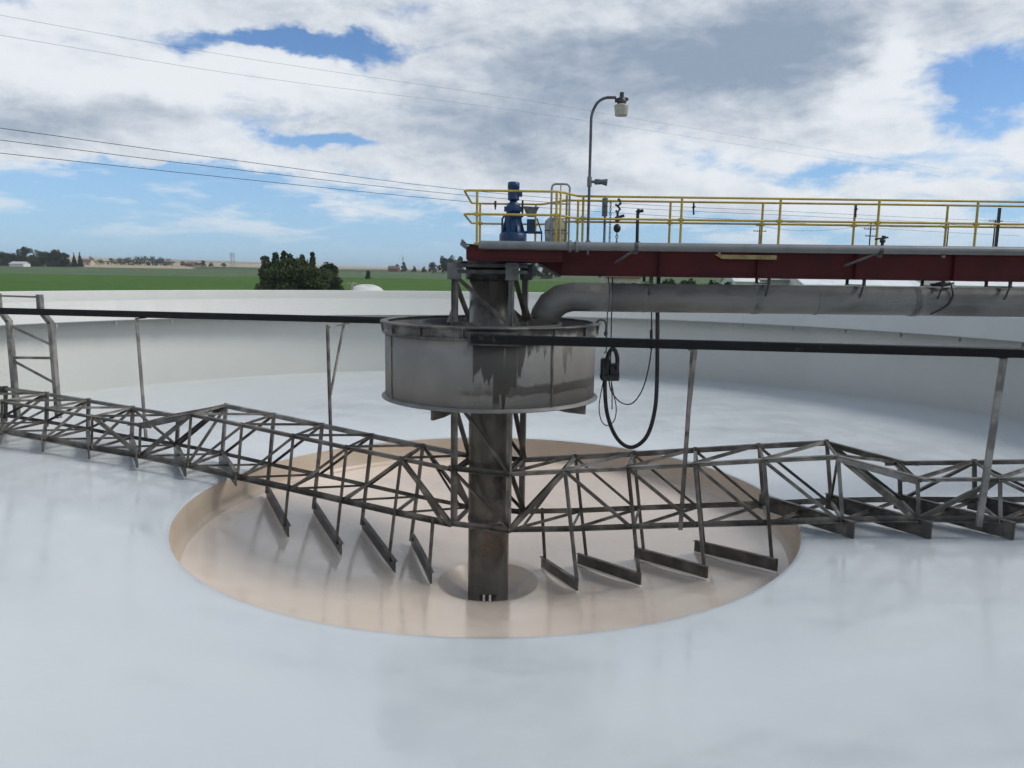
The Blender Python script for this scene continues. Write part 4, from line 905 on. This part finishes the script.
# cloud brightness: pale tops, blue-grey bellies
dark = SUMB([(670,55,150,50,.52),(700,85,330,95,.22),(555,85,60,40,.22),(450,26,110,30,.20),(60,118,150,20,.42),(200,112,90,16,.25),(440,128,150,26,.34),(560,175,120,24,.26),(860,140,90,10,.22),(930,18,90,26,.30),(760,60,60,60,.2),(30,45,60,8,.15)])
lite = SUMB([(885,66,30,50,.60),(150,82,130,22,.35),(300,66,90,12,.30),(700,165,80,22,.22),(960,150,90,26,.25),(535,12,70,12,.25),(610,150,40,25,.2),(960,120,60,14,.2)])
added_cloud = g.ss(g.add(g.mul(x, -.8), g.mul(y, -.6)), .0, .6)            # heavier cloud added out of view, back left, to darken the right wall
relief = g.add(g.mul(g.sub(n2b, n2), 1.5), g.mul(g.sub(n3b, n3), .8))          # side of each billow turned from the sun is greyer
shade = g.add(g.add(g.mul(g.sub(n2, .5), 1.2), relief), g.add(g.sub(dark, lite), g.add(.23, g.add(g.mul(added_cloud, .28), g.mul(over, .3)))))
sh = g.m('ADD', shade, 0, clamp=True)
ccol = g.mix(g.ss(sh, .0, 1.12), (.78,.812,.845), (.25,.32,.42))
edge = g.mul(g.ss(dens, .95, .35), .35)
ccol = g.mix(edge, ccol, (.80,.825,.85))
base = g.mix(1., sky.outputs[0], (.078,.099,.122), 'MULTIPLY')
wisp = g.mul(g.mul(g.ss(nl, .47, .64), .70), g.mul(g.ss(el, .02, .06), g.ss(el, .17, .12)))
hz_ = g.mix(g.mul(g.ss(el, .22, .0), .65), base, (.31,.51,.76))
hz_ = g.mix(wisp, hz_, (.70,.76,.82))
out = g.mix(g.mul(dens, .97), hz_, ccol)
g.put(bg.inputs['Color'], out); bg.inputs['Strength'].default_value = 1.0; w.cycles.sampling_method = 'MANUAL'; w.cycles.sample_map_resolution = 256
sun = bpy.data.lights.new('sun', 'SUN'); so = bpy.data.objects.new('sun', sun); COL.objects.link(so)
sun.energy = 1.9; sun.angle = R(20); sun.color = (1, .96, .90)
so.rotation_euler = Vector((math.sin(SUN_AZ)*math.cos(SUN_EL), math.cos(SUN_AZ)*math.cos(SUN_EL), math.sin(SUN_EL))).to_track_quat('Z', 'Y').to_euler()
vs_ = sc.view_settings; vs_.view_transform = 'Standard'; vs_.look = 'None'; vs_.exposure = .12; vs_.gamma = 1; vs_.use_curve_mapping = False
cy = sc.cycles; cy.max_bounces = 5; cy.diffuse_bounces = 3; cy.glossy_bounces = 3; cy.transmission_bounces = 2
cy.use_adaptive_sampling = True; cy.adaptive_threshold = .02; cy.use_denoising = True; cy.denoising_input_passes = 'RGB'; cy.caustics_reflective = False; cy.caustics_refractive = False
# ------------------------------------------------------------------ air
hb = MB(); hb.box(-7600, 7600, -7600, 7600, -8, 70)
hm = bpy.data.materials.new('thin_haze'); hm.use_nodes = True; hn_ = hm.node_tree; hn_.nodes.remove(hn_.nodes['Principled BSDF'])
pv = hn_.nodes.new('ShaderNodeVolumePrincipled'); pv.inputs['Color'].default_value = (.82,.88,.95,1); pv.inputs['Density'].default_value = .00015; pv.inputs['Anisotropy'].default_value = .2
hn_.links.new(pv.outputs[0], hn_.nodes['Material Output'].inputs['Volume'])
tag(hb.build('haze', hm), kind='stuff'); cy.volume_bounces = 0
